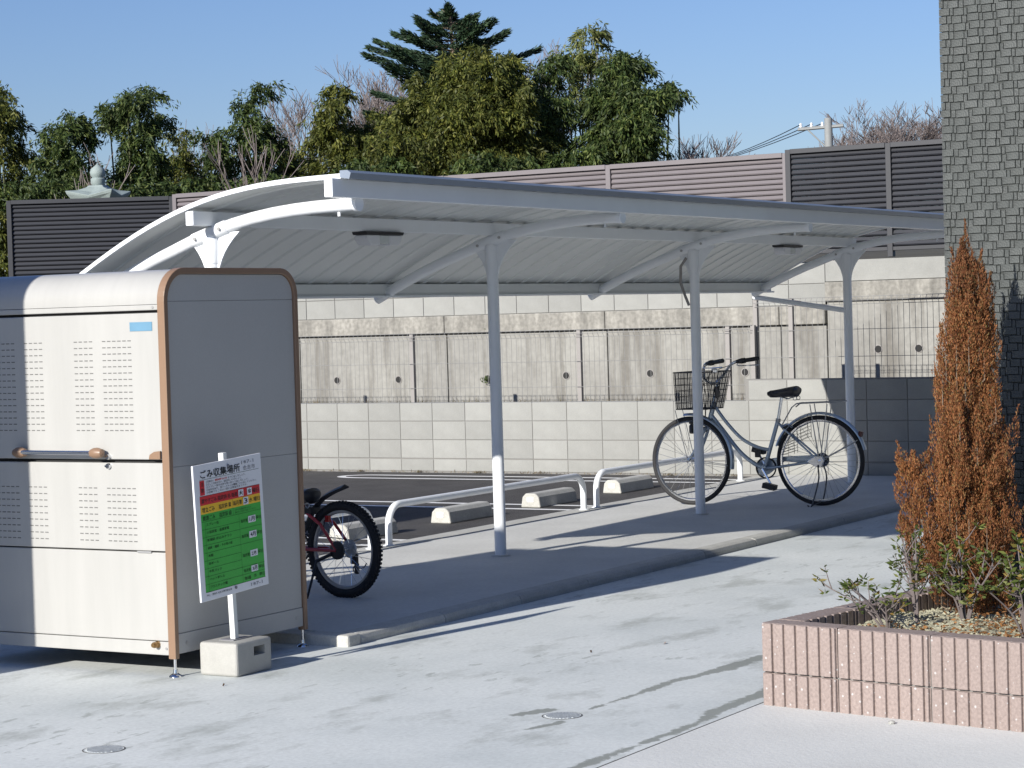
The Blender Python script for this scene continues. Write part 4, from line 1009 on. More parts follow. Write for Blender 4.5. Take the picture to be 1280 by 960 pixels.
def kid_mtb(loc, rz):
    t = thing("mountain_bicycle", loc, "red and black small mountain bicycle with knobbly tyres half hidden behind the bin shed", "bicycle", None, rz)
    Rw = .262; WB = .93; fr = M['red']
    wheel(t, (0, 0, Rw), Rw, .024, M['alu'], M['rubber'], 28, True); wheel(t, (WB, 0, Rw), Rw, .024, M['alu'], M['rubber'], 28, True, steer=R(12))
    BB = Vector((.37, 0, .255)); stp = Vector((.29, 0, .50)); ht = Vector((.74, 0, .63)); hb_ = Vector((.77, 0, .53))
    for a, b, r_, nm in ((BB, stp, .015, "seat_tube"), (BB, hb_, .019, "down_tube"), (stp+Vector((.01, 0, -.03)), ht+Vector((0, 0, -.02)), .016, "top_tube"), (ht, hb_, .020, "head_tube")):
        MB().tube([a, b], r_, 12).build(nm, fr, t, smooth=True)
    MB().tube([stp, Vector((.30, 0, .53))], .012, 10).build("seat_post", M['blackplastic'], t, smooth=True)
    for s_ in (-1, 1):
        MB().tube([BB+Vector((0, s_*.025, 0)), (.1, s_*.055, .26), (0, s_*.062, Rw)], .010, 10, up=(0, 0, 1)).build("chain_stay", fr, t, smooth=True)
        MB().tube([stp+Vector((0, s_*.02, -.02)), (.12, s_*.055, .40), (0, s_*.062, Rw)], .009, 10, up=(0, 0, 1)).build("seat_stay", fr, t, smooth=True)
        MB().tube([(.79, s_*.045, .50), (WB, s_*.055, Rw)], .014, 10).build("fork_leg", M['blackplastic'], t, smooth=True)
        MB().tube([Vector((.72, 0, .70)), Vector((.73, s_*.10, .73)), Vector((.69, s_*.27, .75))], .011, 10).build("handlebar", M['blackplastic'], t, smooth=True)
        MB().tube([(.69, s_*.18, .74), (.66, s_*.29, .75)], .016, 10).build("grip", M['rubber'], t, smooth=True)
        p = BB+Vector((0, s_*.06, 0)); q = p+Vector((.0, s_*.01, -.13 if s_ > 0 else .13))
        cr = MB().tube([p, q], .010, 8).build("crank", M['alu'], t); MB().obox(q+Vector((0, s_*.045, 0)), (.04, 0, 0), (0, .03, 0), (0, 0, .011)).build("pedal", M['blackplastic'], cr, .004)
    MB().tube([ht, Vector((.72, 0, .705))], .016, 10).build("stem", M['blackplastic'], t)
    saddle(t, (.31, 0, .55), .24, .16, M['saddle'])
    # drivetrain on the far side, protector plate on the near side
    MB().lathe((0, -.045, Rw), [(.02, -.012), (.045, -.008), (.052, .0), (.045, .008), (.03, .014)], 20, axis=1).build("cassette", M['alu'], t)
    MB().lathe((0, .05, Rw), [(.028, -.004), (.05, 0), (.05, .012), (.03, .018)], 20, axis=1).build("hub_guard", M['blackplastic'], t, smooth=True)
    MB().torus((BB.x, -.045, BB.z), .075, .006, 28, 6).build("chainring", M['blackplastic'], t)
    d_ = MB(); d_.box((-.03, -.085, .175), (.015, -.06, .235)); d_.box((-.03, -.09, .12), (-.005, -.07, .18)); d_.build("derailleur", M['blackplastic'], t, .006)
    MB().torus((-.055, -.07, .20), .045, .004, 20, 5, a0=R(200), a1=R(420)).build("derailleur_guard", M['alu'], t)
    MB().torus((-.01, -.08, .145), .020, .004, 16, 5).build("jockey_wheel", M['alu'], t)
    MB().tube([(.37, -.05, .33), (0, -.05, .31)], .003, 5).build("chain", M['blackplastic'], t)
    # mudguard strip rising to the rear
    pts = curve([(.27, 0, .36), (.24, 0, .45), (.17, 0, .53), (.09, 0, .575), (-.02, 0, .615)], 6)
    vs = []; fs = []
    for i, p in enumerate(pts):
        w = .022+.012*i/len(pts)
        vs += [p+Vector((0, -w, -.012)), p+Vector((0, 0, .004)), p+Vector((0, w, -.012)), p+Vector((0, w, -.017)), p+Vector((0, 0, -.003)), p+Vector((0, -w, -.017))]
    for i in range(len(pts)-1):
        for j in range(6): a = i*6+j; b = i*6+(j+1) % 6; fs.append((a, b, b+6, a+6))
    fs += [(0, 1, 2, 3, 4, 5), tuple(len(vs)-6+j for j in (5, 4, 3, 2, 1, 0))]
    mg = MB(); mg.add(vs, fs); mg.build("mudguard", M['blackplastic'], t, smooth=True)
    MB().box((-.012, -.014, -.018), (.012, .014, .018)).build("rear_reflector", M['reflector'], t, .004).location = (.085, .03, .43)
    MB().tube([(.11, .03, .42), (.10, .05, .38)], .004, 6).build("reflector_bracket", M['blackplastic'], t)
    MB().box((-.03, -.04, -.02), (.03, .04, .02)).build("brake", M['blackplastic'], t, .006).location = (.225, 0, .47)
    ks = MB().tube([(.03, .07, Rw-.02), (.13, .09, .20)], .010, 8).build("stand_mount", M['blackplastic'], t)
    MB().tube([(.12, .09, .21), (.10, .20, .012)], .007, 8).build("kick_stand", M['blackplastic'], t)
    return t
kid_mtb((10.03, 7.03, 0), R(83))

# ------------------------------------------------------------------ planter and tiled building (both turned a few degrees)
PA = R(-9.6)
pl = thing("planter", (8.0, 3.64, FG), "raised planter of pink speckled ribbed blocks in the right foreground", "planter", None, PA)
H0, H1, H2 = 0, .137, .330
PL, PWY = 1.5, 2.6       # depth, width (to the right = -y)
def ribbed(L, z0, z1, first_off=0.0):
    """block lying along -y with ribs on both faces; origin at its left end, front face x=0"""
    m_ = MB(); m_.box((.012, -L+.0015, z0), (.108, -.0015, z1))
    y = -first_off; pitch = .0535; g = .0085
    y = 0
    while y > -L+.01:
        w = min(pitch, L+y)
        if w > g+.008:
            m_.prism([(.0125, y-g/2, z0+.001), (0, y-g/2-.002, z0+.001), (0, y-w+g/2+.002, z0+.001), (.0125, max(y-w+g/2, -L+.003), z0+.001)], (0, 0, z1-z0-.002))
            m_.prism([(.1075, y-g/2, z0+.001), (.12, y-g/2-.002, z0+.001), (.12, y-w+g/2+.002, z0+.001), (.1075, y-w+g/2, z0+.001)], (0, 0, z1-z0-.002))
        y -= pitch
    return m_.mesh("ribbed_block")
mort = MB(); mort.box((.018, -PWY, -.02), (.10, -.004, H2-.012)); mort.box((.018, -.108, -.021), (PL, -.02, H2-.013)); mort.build("mortar_core", M['mortar'], pl)
for row, (a, b) in enumerate(((0, H1-.003), (H1+.003, H2))):
    lens_ = [.345] + [.40]*6
    y = 0; cache = {}
    for L in lens_:
        if L not in cache: cache[L] = ribbed(L-.003, a, b)
        o = link_mesh("ribbed_block", cache[L], M['planter'], pl, .0015, seg=1); o.location = (random.uniform(-.001, .001), y, 0); y -= L
    # left side wall runs back along +x, ribs face +y
    x = .124
    me = cache[.40]
    while x < PL-.2:
        o = link_mesh("ribbed_block", me, M['planter'], pl, .0015, seg=1); o.rotation_euler = (0, 0, math.pi/2); o.location = (x, -.12, 0); o.rotation_euler = (0, 0, R(90)); 
        # rotated +90: block's -y axis becomes +x, its front (x=0) faces -y, so shift
        x += .40
box("soil_bed", (.1, -PWY, 0), (PL, -.1, H2-.10), M['earth'], pl)
# gravel surface: a lumpy sheet and real stones
def gravel():
    vs = []; fs = []; nx, ny = 50, 80
    for i in range(nx+1):
        for j in range(ny+1):
            x = .115+(PL-.12)*i/nx; y = -.115-(PWY-.12)*j/ny
            z = H2-.075+.03*math.sin(x*5+1)*math.sin(y*4)+random.uniform(-.006, .006); vs.append((x, y, z))
    for i in range(nx):
        for j in range(ny): a = i*(ny+1)+j; fs.append((a, a+1, a+ny+2, a+ny+1))
    m_ = MB(); m_.add(vs, fs); return m_.build("gravel_bed", M['gravel'], pl)
gravel()
st_ = MB()
for _ in range(2200):
    x = random.uniform(.13, PL-.05); y = -random.uniform(.13, 1.7); z = H2-.07+.03*math.sin(x*5+1)*math.sin(y*4); s_ = random.uniform(.005, .011)
    q = [Vector((random.uniform(-1, 1), random.uniform(-1, 1), random.uniform(-.3, 1)))*s_*.35 for _ in range(6)]
    b_ = [Vector((s_, 0, 0)), Vector((0, s_, 0)), Vector((-s_, 0, 0)), Vector((0, -s_, 0)), Vector((0, 0, s_*.8)), Vector((0, 0, -s_*.6))]
    st_.add([Vector((x, y, z))+p+k for p, k in zip(b_, q)], [(0, 1, 4), (1, 2, 4), (2, 3, 4), (3, 0, 4), (1, 0, 5), (2, 1, 5), (3, 2, 5), (0, 3, 5)])
me = bpy.data.meshes.new("gravel_stones"); me.from_pydata(st_.v, [], st_.f); me.update(); tag(link_mesh("gravel_stones", me, M['gravel'], pl), kind="stuff")
pm4 = Matrix.Translation((8.0, 3.64, FG)) @ Matrix.Rotation(PA, 4, 'Z')
def PW(p): return pm4 @ Vector(p)
# building behind the planter
bdg = thing("tiled_building", tuple(PW((PL+.02, .006, 0))), "tall building corner clad in small grey-green split stone tiles at the right edge", "building", None, PA)
box("wall_core", (.0075, -7, -.1), (9, -.012, 9), M['grout'], bdg)
TH, TWd = .0342, .066
tm = {}
def tile_mesh(w):
    if w not in tm:
        j = [random.uniform(0, .002) for _ in range(4)]
        m_ = MB(); m_.add([(.008, 0, 0), (.008, -w, 0), (.008, -w, TH-.0015), (.008, 0, TH-.0015), (j[0], -.001, .001), (j[1]*.4, -w+.001, .001), (j[2]*.4, -w+.001, TH-.0035), (j[3], -.001, TH-.0035)],
              [(4, 5, 6, 7), (0, 1, 5, 4), (1, 2, 6, 5), (2, 3, 7, 6), (3, 0, 4, 7)]); tm[w] = m_.mesh("tile")
    return tm[w]
rest = {0: MB(), 1: MB()}; nt = 0
rowsN = int(4.6/TH)
for r_ in range(rowsN):
    z = .25 + r_*TH; y = -.001 if r_ % 3 == 0 else (-.001)
    k = 0; phase = (r_*37) % 60/60*.05
    y -= 0; first = True
    while y > -2.4:
        wsel = .052 if k % 2 == 0 else .022
        w = random.choice([.048, .056, .062]) if k % 2 == 0 else random.choice([.016, .022])
        if first: w = max(.012, w-phase*.8); w = round(w, 3); first = False
        vis = (.9 < z < 3.4 and y > -.36 and k % 2 == 0)
        dz = random.uniform(-.001, .001)-.0022*(k % 4)
        mm = M['tile_b'] if random.random() < .35 else M['tile']
        if vis and nt < 290 and w > .03:
            me = tile_mesh(round(w, 3)).copy() if False else tile_mesh(round(w, 3))
            key = (round(w, 3), mm.name)
            if key not in tm: tm[key] = tile_mesh(round(w, 3)).copy()
            o = bpy.data.objects.new("tile", tm[key]); COL.objects.link(o)
            if not tm[key].materials: tm[key].materials.append(mm)
            o.parent = bdg; o.location = (random.uniform(-.002, .001), y, z+dz); nt += 1
        else:
            t_ = rest[1 if mm is M['tile_b'] else 0]; jx = random.uniform(-.0015, .0015)
            j = [random.uniform(0, .002) for _ in range(4)]
            t_.add([(.008, y, z+dz), (.008, y-w, z+dz), (.008, y-w, z+dz+TH-.0015), (.008, y, z+dz+TH-.0015), (j[0]+jx, y-.001, z+dz+.001), (j[1]*.4+jx, y-w+.001, z+dz+.001), (j[2]*.4+jx, y-w+.001, z+dz+TH-.0035), (j[3]+jx, y-.001, z+dz+TH-.0035)],
                   [(4, 5, 6, 7), (0, 1, 5, 4), (1, 2, 6, 5), (2, 3, 7, 6), (3, 0, 4, 7)])
        y -= w+.0022; k += 1
for k, mm in ((0, M['tile']), (1, M['tile_b'])): tag(rest[k].build("small_tiles", mm, bdg), kind="stuff")
box("side_wall", (.02, -.012, -.1), (9, -.002, 9), M['tile'], bdg)

# ------------------------------------------------------------------ plants in the planter
M['brownleaf'] = leafmat("withered_conifer_foliage", [(0, (.09, .036, .02)), (.3, (.24, .092, .04)), (.65, (.37, .155, .062)), (.88, (.32, .18, .085)), (1, (.12, .12, .045))], .3, .7)
M['azalea'] = leafmat("azalea_leaf", [(0, (.04, .065, .015)), (.5, (.10, .14, .035)), (.85, (.20, .22, .06)), (1, (.28, .15, .04))], .3)
def plume(c, h, r_, n_, lean=(0, 0, 1)):
    """a flame-shaped tuft: leaf centres and upward-outward directions"""
    t = rng.beta(1.2, 1.5, n_); a = rng.uniform(0, 2*math.pi, n_)
    rad = r_*np.sqrt(rng.uniform(.25, 1, n_))*np.clip(np.sin(np.clip(t*1.15+.12, 0, 1)*math.pi)**.7+.02, 0, 1)
    ln = np.array(lean, float); ln /= np.linalg.norm(ln)
    p = np.array(c)+ln*(t*h)[:, None]+np.stack([np.cos(a)*rad, np.sin(a)*rad, np.zeros(n_)], 1)
    d = np.stack([np.cos(a)*.45, np.sin(a)*.45, np.full(n_, 1.0)], 1)+ln*.3+rng.normal(size=(n_, 3))*.35
    return p, d
def withered_conifer():
    base = PW((.95, -.50, .22)); base = Vector((9.0, 3.12, .16))
    t = thing("withered_conifer", tuple(base), "tall narrow conifer with withered rusty brown foliage standing in the planter", "tree")
    tr = MB(); tr.tube([(0, 0, 0), (.01, .01, .5), (0, 0, 1.1), (0, 0, 1.55)], [.02, .014, .008, .003], 8).build("trunk", M['bark'], t)
    P_ = []; D_ = []; br = MB()
    # radius profile of the crown by height above base (0..1.67)
    hs = [0.0, .2, .4, .6, .8, 1.0, 1.15, 1.3, 1.42, 1.52, 1.6, 1.68]; rs = [.13, .165, .19, .19, .165, .135, .118, .115, .10, .072, .04, .0]
    ridge = [2*math.pi*k/9+random.uniform(-.25, .25) for k in range(9)]
    for k in range(480):
        h = random.uniform(.0, 1.46); hh = random.uniform(.12, .24)*(1 if h < 1.2 else .8)
        rr = float(np.interp(min(1.66, h+hh*.75), hs, rs)); a = random.choice(ridge)+random.gauss(0, .32)+h*.8
        q = max(0, rr-.014)*(random.uniform(.45, 1.0) if k % 4 else random.uniform(.1, .5))*(1.22 if random.random() < .12 else 1)
        c = (math.cos(a)*q, math.sin(a)*q, h)
        if k % 3 == 0: br.tube([(0, 0, max(0, h-.06)), c, (c[0], c[1], h+hh*.6)], [.004, .003, .001], 4, cap=False)
        r2 = rr/max(.02, rr+.04)
        p, d = plume(c, hh, random.uniform(.020, .042)*(1 if h < 1.25 else .8), 330, (math.cos(a)*random.uniform(-.15, .25), math.sin(a)*random.uniform(-.15, .25), 1)); P_.append(p); D_.append(d)
    p, d = plume((0, 0, 1.42), .27, .026, 700); P_.append(p); D_.append(d)
    # separate side tuft on the left, lower
    e = Vector((-.05, .205, 0))
    for k in range(64):
        h = random.uniform(.16, .66); a = random.uniform(0, 2*math.pi); q = random.uniform(.01, .072)*(1.1 if h < .58 else .6)
        c = (e.x+math.cos(a)*q, e.y+.10*(h-.35)+math.sin(a)*q, h); p, d = plume(c, random.uniform(.07, .15), random.uniform(.02, .036), 240, (math.cos(a)*.5, math.sin(a)*.5, 1)); P_.append(p); D_.append(d)
    br.tube([(0, 0, .1), (e.x*.6, e.y*.6, .22), (e.x, e.y, .45), (e.x, e.y, .7)], [.010, .009, .006, .002], 6)
    br.build("branches", M['bark'], t)
    P_ = np.concatenate(P_); D_ = np.concatenate(D_)
    leaves_obj("crown", P_, D_, .013, .0038, M['brownleaf'], t)
withered_conifer()
def shrub(px, py, n_stem, hmax, spread, label, lean=(0, 0), leaf=.034, dens=1.0):
    b = PW((px, py, H2-.07)); t = thing("azalea_shrub", tuple(b), label, "shrub", "leafy azalea shrubs in the planter")
    st2 = MB(); C_ = []; D_ = []
    for k in range(n_stem):
        a = random.uniform(0, 2*math.pi); sp = random.uniform(.35, 1)*spread; h = hmax*random.uniform(.55, 1)
        tip = Vector((math.cos(a)*sp+lean[0], math.sin(a)*sp+lean[1], h)); mid = Vector((tip.x*.35, tip.y*.35, h*.5))
        c = curve([(0, 0, -.02), mid, tip], 6); st2.tube(c, [.006-.0042*i/(len(c)-1) for i in range(len(c))], 6)
        ends = [c[-1]]
        for j in range(random.randint(4, 6)):
            q = c[random.randint(4, len(c)-2)]; e = q+Vector((random.uniform(-.08, .08), random.uniform(-.08, .08), random.uniform(.03, .10))); st2.tube([q, (q+e)/2+Vector((0, 0, -.006)), e], [.003, .0022, .0012], 5); ends.append(e)
        for e in ends:
            for w in range(int(random.randint(8, 13)*dens)):
                aa = random.uniform(0, 2*math.pi); up_ = random.uniform(-.1, .9); C_.append(e+Vector((0, 0, random.uniform(-.035, .004)))); D_.append((math.cos(aa), math.sin(aa), up_))
    st2.build("stems", M['twig'], t)
    leaves_obj("leaves", [tuple(c) for c in C_], D_, leaf, leaf*.36, M['azalea'], t)
shrub(.62, -.34, 6, .47, .11, "sparse leafy shrub with thin upright stems at the left corner of the planter", leaf=.030, dens=.8)
shrub(.42, -.32, 6, .24, .17, "low spreading twigs with a few small leaves at the left end of the planter", lean=(-.02, .09), leaf=.032, dens=.7)
shrub(.72, -.50, 8, .40, .15, "leafy shrub in front of the foot of the withered conifer", leaf=.032, dens=.9)
shrub(.50, -.88, 11, .38, .19, "leafy shrub at the right edge of the photo in front of the withered conifer", leaf=.036)
shrub(.75, -1.25, 10, .42, .22, "leafy shrub at the right end of the planter, mostly outside the photo", leaf=.036)
shrub(1.12, -.30, 9, .36, .16, "shrub at the back of the planter between conifer and building", leaf=.032, dens=.9)
M['litter'] = leafmat("dry_leaf_litter", [(0, (.10, .045, .02)), (1, (.24, .12, .05))], .1)
n_ = 1400; lc = np.stack([rng.uniform(.2, 1.3, n_), -rng.normal(.62, .2, n_)-.15, np.full(n_, H2-.05)+rng.uniform(0, .03, n_)], 1); lc[:, 1] = np.clip(lc[:, 1], -1.6, -.14)
keep = (rng.uniform(size=n_) < .9); ld = rng.normal(size=(n_, 3)); ld[:, 2] *= .3
lo = leaves_obj("leaf_litter", lc[keep], ld[keep], .022, .008, M['litter'], pl); tag(lo, kind="stuff")
# loose pebble and fallen leaves on the paving
def pebble(p, s_, label):
    bm = bmesh.new(); bmesh.ops.create_icosphere(bm, subdivisions=2, radius=s_)
    for v in bm.verts: v.co = Vector((v.co.x*1.3, v.co.y, v.co.z*.6+s_*.45))+Vector([random.uniform(-.15, .15)*s_ for _ in range(3)])
    me = bpy.data.meshes.new("pebble"); bm.to_mesh(me); bm.free(); o = link_mesh("pebble", me, M['kerb']); o.location = p; tag(o, label, "pebble")
pebble((7.80, 3.03, FG+.008), .012, "small grey pebble lying at the foot of the planter")
pebble((7.86, 6.28-.1, FG), .008, "tiny dark pebble beside the sign base") if False else None
for p, lb_ in (((7.62, 6.0), "small brown fallen leaf on the concrete right of the bin shed's front foot"), ((9.0, 4.95), "small brown fallen leaf in the middle of the forecourt"), ((9.35, 4.75), "tiny fallen leaf on the forecourt toward the planter")):
    m_ = leaves_mesh("fallen_leaf", [(0, 0, .004)], [(1, .3, .1)], .028, .014); o = link_mesh("fallen_leaf", m_, M['dryleaf']); o.location = (*p, FG); tag(o, lb_, "leaf")

# ------------------------------------------------------------------ things beyond the screens
def lantern():
    b = at(125, 300, 31.0); z0 = 1.7
    t = thing("stone_lantern", (b.x, b.y, z0), "grey granite stone lantern roof with onion finial rising above the dark left screen", "stone lantern", None, R(18))
    top = at(125, 212, 31.0).z-z0; zr = at(125, 250, 31).z-z0
    def sq(r_, z, up_): return [Vector((x*r_, y*r_, z+(up_ if abs(x) == 1 and abs(y) == 1 else 0))) for x, y in ((-1, -1), (0, -1), (1, -1), (1, 0), (1, 1), (0, 1), (-1, 1), (-1, 0))]
    rings = [sq(.25, zr-.05, .0), sq(.33, zr+.02, .06), sq(.345, zr+.05, .075), sq(.22, zr+.10, .035), sq(.13, zr+.17, .0), sq(.10, zr+.20, 0)]
    vs = [v for r_ in rings for v in r_]; fs = [(i*8+j, i*8+(j+1) % 8, (i+1)*8+(j+1) % 8, (i+1)*8+j) for i in range(5) for j in range(8)] + [tuple(range(8))[::-1], tuple(40+j for j in range(8))]
    m_ = MB(); m_.add(vs, fs); m_.build("roof", M['stone'], t, .008)
    zt = zr+.20
    MB().lathe((0, 0, 0), [(.075, zt), (.098, zt+.03), (.10, zt+.085), (.088, zt+.10), (.075, zt+.105), (.10, zt+.14), (.108, zt+.18), (.09, zt+.23), (.045, zt+.265), (.012, zt+.295)], 24).build("finial", M['stone'], t, smooth=True)
    MB().box((-.22, -.22, zr-.42), (.22, .22, zr-.052)).build("fire_box", M['stone'], t, .02)
    MB().lathe((0, 0, 0), [(.30, 0), (.30, .12), (.13, .16), (.11, zr-.55), (.24, zr-.47), (.26, zr-.425)], 16).build("shaft", M['stone'], t, smooth=True)
lantern()

M['bam_a'] = leafmat("bamboo_leaf_dark", [(0, (.022, .042, .014)), (.6, (.06, .095, .028)), (1, (.13, .16, .05))], .25)
M['bam_b'] = leafmat("bamboo_leaf_olive", [(0, (.04, .055, .014)), (.6, (.105, .125, .028)), (1, (.19, .19, .05))], .3)
M['bam_c'] = leafmat("bamboo_leaf_pale", [(0, (.10, .13, .04)), (.6, (.18, .21, .07)), (1, (.28, .28, .12))], .35)
M['con'] = leafmat("conifer_needles", [(0, (.014, .032, .018)), (.6, (.032, .062, .035)), (1, (.06, .095, .05))], .05)
TR = []
def grove_tree(name, blobs, D, m_, label, cat="tree", dens=1.0, culms=5, leaf=(.21, .058), droop=.8, group="trees behind the screens", trunk_m=None, fray=.35, ybase=300):
    """blobs: crown masses given by (column, row, half width, half height) as seen from the camera, built as real volumes at distance D"""
    px = D/F_PX
    xb = sum(b[0] for b in blobs)/len(blobs); base = at(xb, ybase, D); base.z = 1.6
    t = thing(name, tuple(base), label, cat, group)
    C_ = []; D_ = []; cl = MB(); B0 = base
    for bi, (x, y, rx, ry) in enumerate(blobs):
        c = at(x, y, D + random.uniform(-1.2, 1.2)); ax_, az_2, ay_ = rx*px, ry*px, max(.6, min(rx, ry)*px)
        nsub = max(8, int(rx*ry*math.pi/66*dens))
        for k in range(nsub):
            q = rng.normal(size=3); q /= np.linalg.norm(q); q *= rng.uniform(.1, 1)**.42*(1+fray*rng.uniform(-.3, .3))*.80
            sc = np.array(c + rt0*(q[0]*ax_) + Vector((0, 0, q[2]*az_2)) + Vector((fw.x, fw.y, 0))*(q[1]*ay_))
            # one arching spray of hanging leaves
            nl = int(58*rng.uniform(.6, 1.4)); Ls = 20*px*rng.uniform(.6, 1.3); a = rng.uniform(0, 2*math.pi)
            out = np.array(rt0)*(math.cos(a)*.8+q[0]*.5)+np.array((fw.x, fw.y, 0))*(math.sin(a)*.8+q[1]*.3)
            sp = rng.uniform(0, 1, nl)
            pts = sc + out*(sp*Ls)[:, None]; pts[:, 2] += (.45*sp-1.0*droop*sp**2)*Ls
            pts += rng.normal(size=(nl, 3))*np.array([.10, .10, .13])*Ls*1.2
            C_.append(pts); d = rng.normal(size=(nl, 3))*.5+out*.5; d[:, 2] -= droop*(.4+.8*sp); D_.append(d)
        for _ in range(max(1, culms//len(blobs)+1)):
            tip = c + rt0*(random.uniform(-.5, .5)*ax_) + Vector((0, 0, az_2*random.uniform(-.3, .4))); b0 = B0 + rt0*((c-B0).dot(rt0)*.75+random.uniform(-.5, .5)) 
            b0.z = 1.5
            cl.tube(curve([b0, (b0+tip)/2+Vector((0, 0, .5)), tip], 5), [.055, .055, .05, .05, .045, .045, .04, .035, .03, .02, .01], 5, cap=False)
    C_ = np.concatenate(C_)-np.array(base); D_ = np.concatenate(D_)
    for i in range(len(cl.v)): cl.v[i] = tuple(Vector(cl.v[i])-base)
    cl.build("trunk", trunk_m or M['bamboo'], t)
    leaves_obj("crown", C_, D_, leaf[0], leaf[1], m_, t)
def bare_tree(x, y_top, D, width, label, seed, ybase=260, levels=5, thick=.10, m_=None, group="bare winter trees behind the screens"):
    rnd = random.Random(seed); px = D/F_PX; b = at(x, ybase, D); b.z = 1.6; H = at(x, y_top, D).z-1.6
    t = thing("bare_tree", tuple(b), label, "tree", group); tr = MB(); tw = MB()
    def grow(p, d, L, r_, lv):
        n_ = 3; pts = [p]; q = p.copy(); dd_ = d.copy()
        for _ in range(n_):
            dd_ = (dd_+Vector((rnd.uniform(-.16, .16), rnd.uniform(-.16, .16), rnd.uniform(-.02, .12)))).normalized(); q = q+dd_*L/n_; pts.append(q.copy())
        r_ = max(r_, .013)
        (tr if lv < 2 else tw).tube(pts, [r_, r_*.9, r_*.8, r_*.68], 6 if lv < 2 else 3, cap=False)
        if lv >= levels: return
        for k in range(rnd.randint(3, 5)):
            a = rnd.uniform(0, 2*math.pi); sp = rnd.uniform(.35, .8)*width
            s_ = Vector((math.cos(a), math.sin(a), 0)); nd = (dd_+s_*sp+Vector((0, 0, .12))).normalized()
            grow(pts[rnd.choice([1, 2, 3, 3])] if lv else pts[rnd.choice([2, 3])], nd, L*rnd.uniform(.62, .8), r_*.55, lv+1)
    grow(Vector((0, 0, 0)), Vector((0, 0, 1)), H*.34, thick, 0)
    zmax = max(v[2] for v in tw.v); k = H/zmax
    for mb in (tr, tw): mb.v = [(v[0]*k, v[1]*k, v[2]*k) for v in mb.v]
    tr.build("trunk", m_ or M['twig'], t); tw.build("crown", m_ or M['twig'], t)
DA = dict
grove_tree("bamboo", [(-12, 150, 28, 50), (5, 210, 48, 55), (12, 165, 22, 40), (-2, 120, 16, 28), (0, 270, 60, 40), (0, 320, 60, 40)], 84, M['bam_b'], "olive bamboo with feathery drooping sprays at the left edge of the photo", "bamboo", .8, fray=.8)
grove_tree("bamboo", [(92, 160, 25, 24), (72, 175, 20, 26), (110, 178, 14, 20), (85, 210, 40, 38), (75, 238, 60, 30)], 82, M['bam_a'], "rounded bamboo clump directly behind and left of the stone lantern", "bamboo")
grove_tree("bamboo", [(170, 132, 30, 20), (148, 150, 20, 26), (190, 118, 18, 10), (178, 175, 32, 34), (196, 160, 14, 22), (172, 215, 44, 38), (136, 143, 10, 14)], 83, M['bam_a'], "tall dark bamboo whose top arches to the right, just right of the stone lantern", "bamboo", 1.1)
grove_tree("bamboo", [(232, 200, 24, 26), (222, 175, 10, 16), (225, 232, 34, 26)], 88, M['bam_b'], "short olive bamboo clump in the gap between the two dark arching bamboos", "bamboo", 1.0)
grove_tree("bamboo", [(325, 120, 16, 20), (302, 140, 18, 16), (310, 165, 30, 24), (275, 190, 26, 22), (330, 185, 26, 26), (300, 220, 52, 34), (258, 172, 12, 12)], 84, M['bam_a'], "bamboo with a narrow leaning top above the front end of the shelter roof", "bamboo", 1.0)
grove_tree("bamboo", [(370, 212, 40, 24), (352, 196, 16, 14)], 86, M['bam_b'], "low olive bush of bamboo left of the large bamboo beside the bare branches", "bamboo")
grove_tree("bamboo", [(425, 118, 22, 16), (412, 145, 26, 24), (468, 158, 18, 26), (430, 180, 46, 30), (440, 212, 56, 28), (405, 165, 18, 20)], 84, M['bam_b'], "broad bamboo with rounded top left of the tall dark conifer", "bamboo", 1.1)
grove_tree("bamboo", [(572, 98, 22, 30), (556, 74, 9, 12), (600, 66, 10, 12), (522, 104, 9, 12), (628, 78, 8, 14), (652, 104, 8, 12), (540, 122, 30, 26), (604, 100, 34, 34), (520, 150, 36, 32), (580, 150, 52, 44), (630, 140, 42, 44), (640, 90, 16, 26), (560, 195, 74, 34), (650, 190, 40, 34), (500, 190, 34, 34)], 80, M['bam_b'], "largest yellow-green bamboo mass in front of the tall dark conifer", "bamboo", 1.6)
grove_tree("bamboo", [(688, 92, 18, 22), (672, 118, 20, 24), (690, 140, 28, 30), (684, 185, 36, 34), (700, 76, 7, 8)], 82, M['bam_a'], "dark narrow bamboo with a two-pointed top in the middle of the grove", "bamboo", 1.1)
grove_tree("bamboo", [(735, 58, 24, 24), (724, 92, 30, 22), (748, 80, 20, 22), (722, 130, 28, 28), (735, 175, 34, 34), (738, 34, 14, 16), (716, 72, 14, 12)], 83, M['bam_c'], "pale feathery bamboo with see-through top in the middle right of the grove", "bamboo", .5, fray=1.0)
grove_tree("broadleaf_tree", [(778, 88, 30, 24), (762, 125, 32, 34), (795, 125, 28, 32), (800, 165, 30, 34), (770, 175, 40, 30), (822, 128, 16, 16), (838, 112, 12, 9), (846, 118, 7, 14), (786, 190, 46, 22)], 80, M['bam_a'], "densest dark green tree at the right end of the grove with an arching right tip", "tree", 2.3, droop=.9)
grove_tree("broadleaf_tree", [(725, 205, 50, 22), (620, 210, 60, 20), (470, 215, 60, 20)], 78, M['bam_a'], "low dark undergrowth bush running below the middle of the grove", "bush", 1.2)
grove_tree("broadleaf_tree", [(40, 245, 60, 24), (140, 245, 60, 20), (240, 238, 60, 20), (340, 232, 50, 16)], 78, M['bam_a'], "low dark undergrowth bush along the left part of the grove behind the screens", "bush", 1.1)
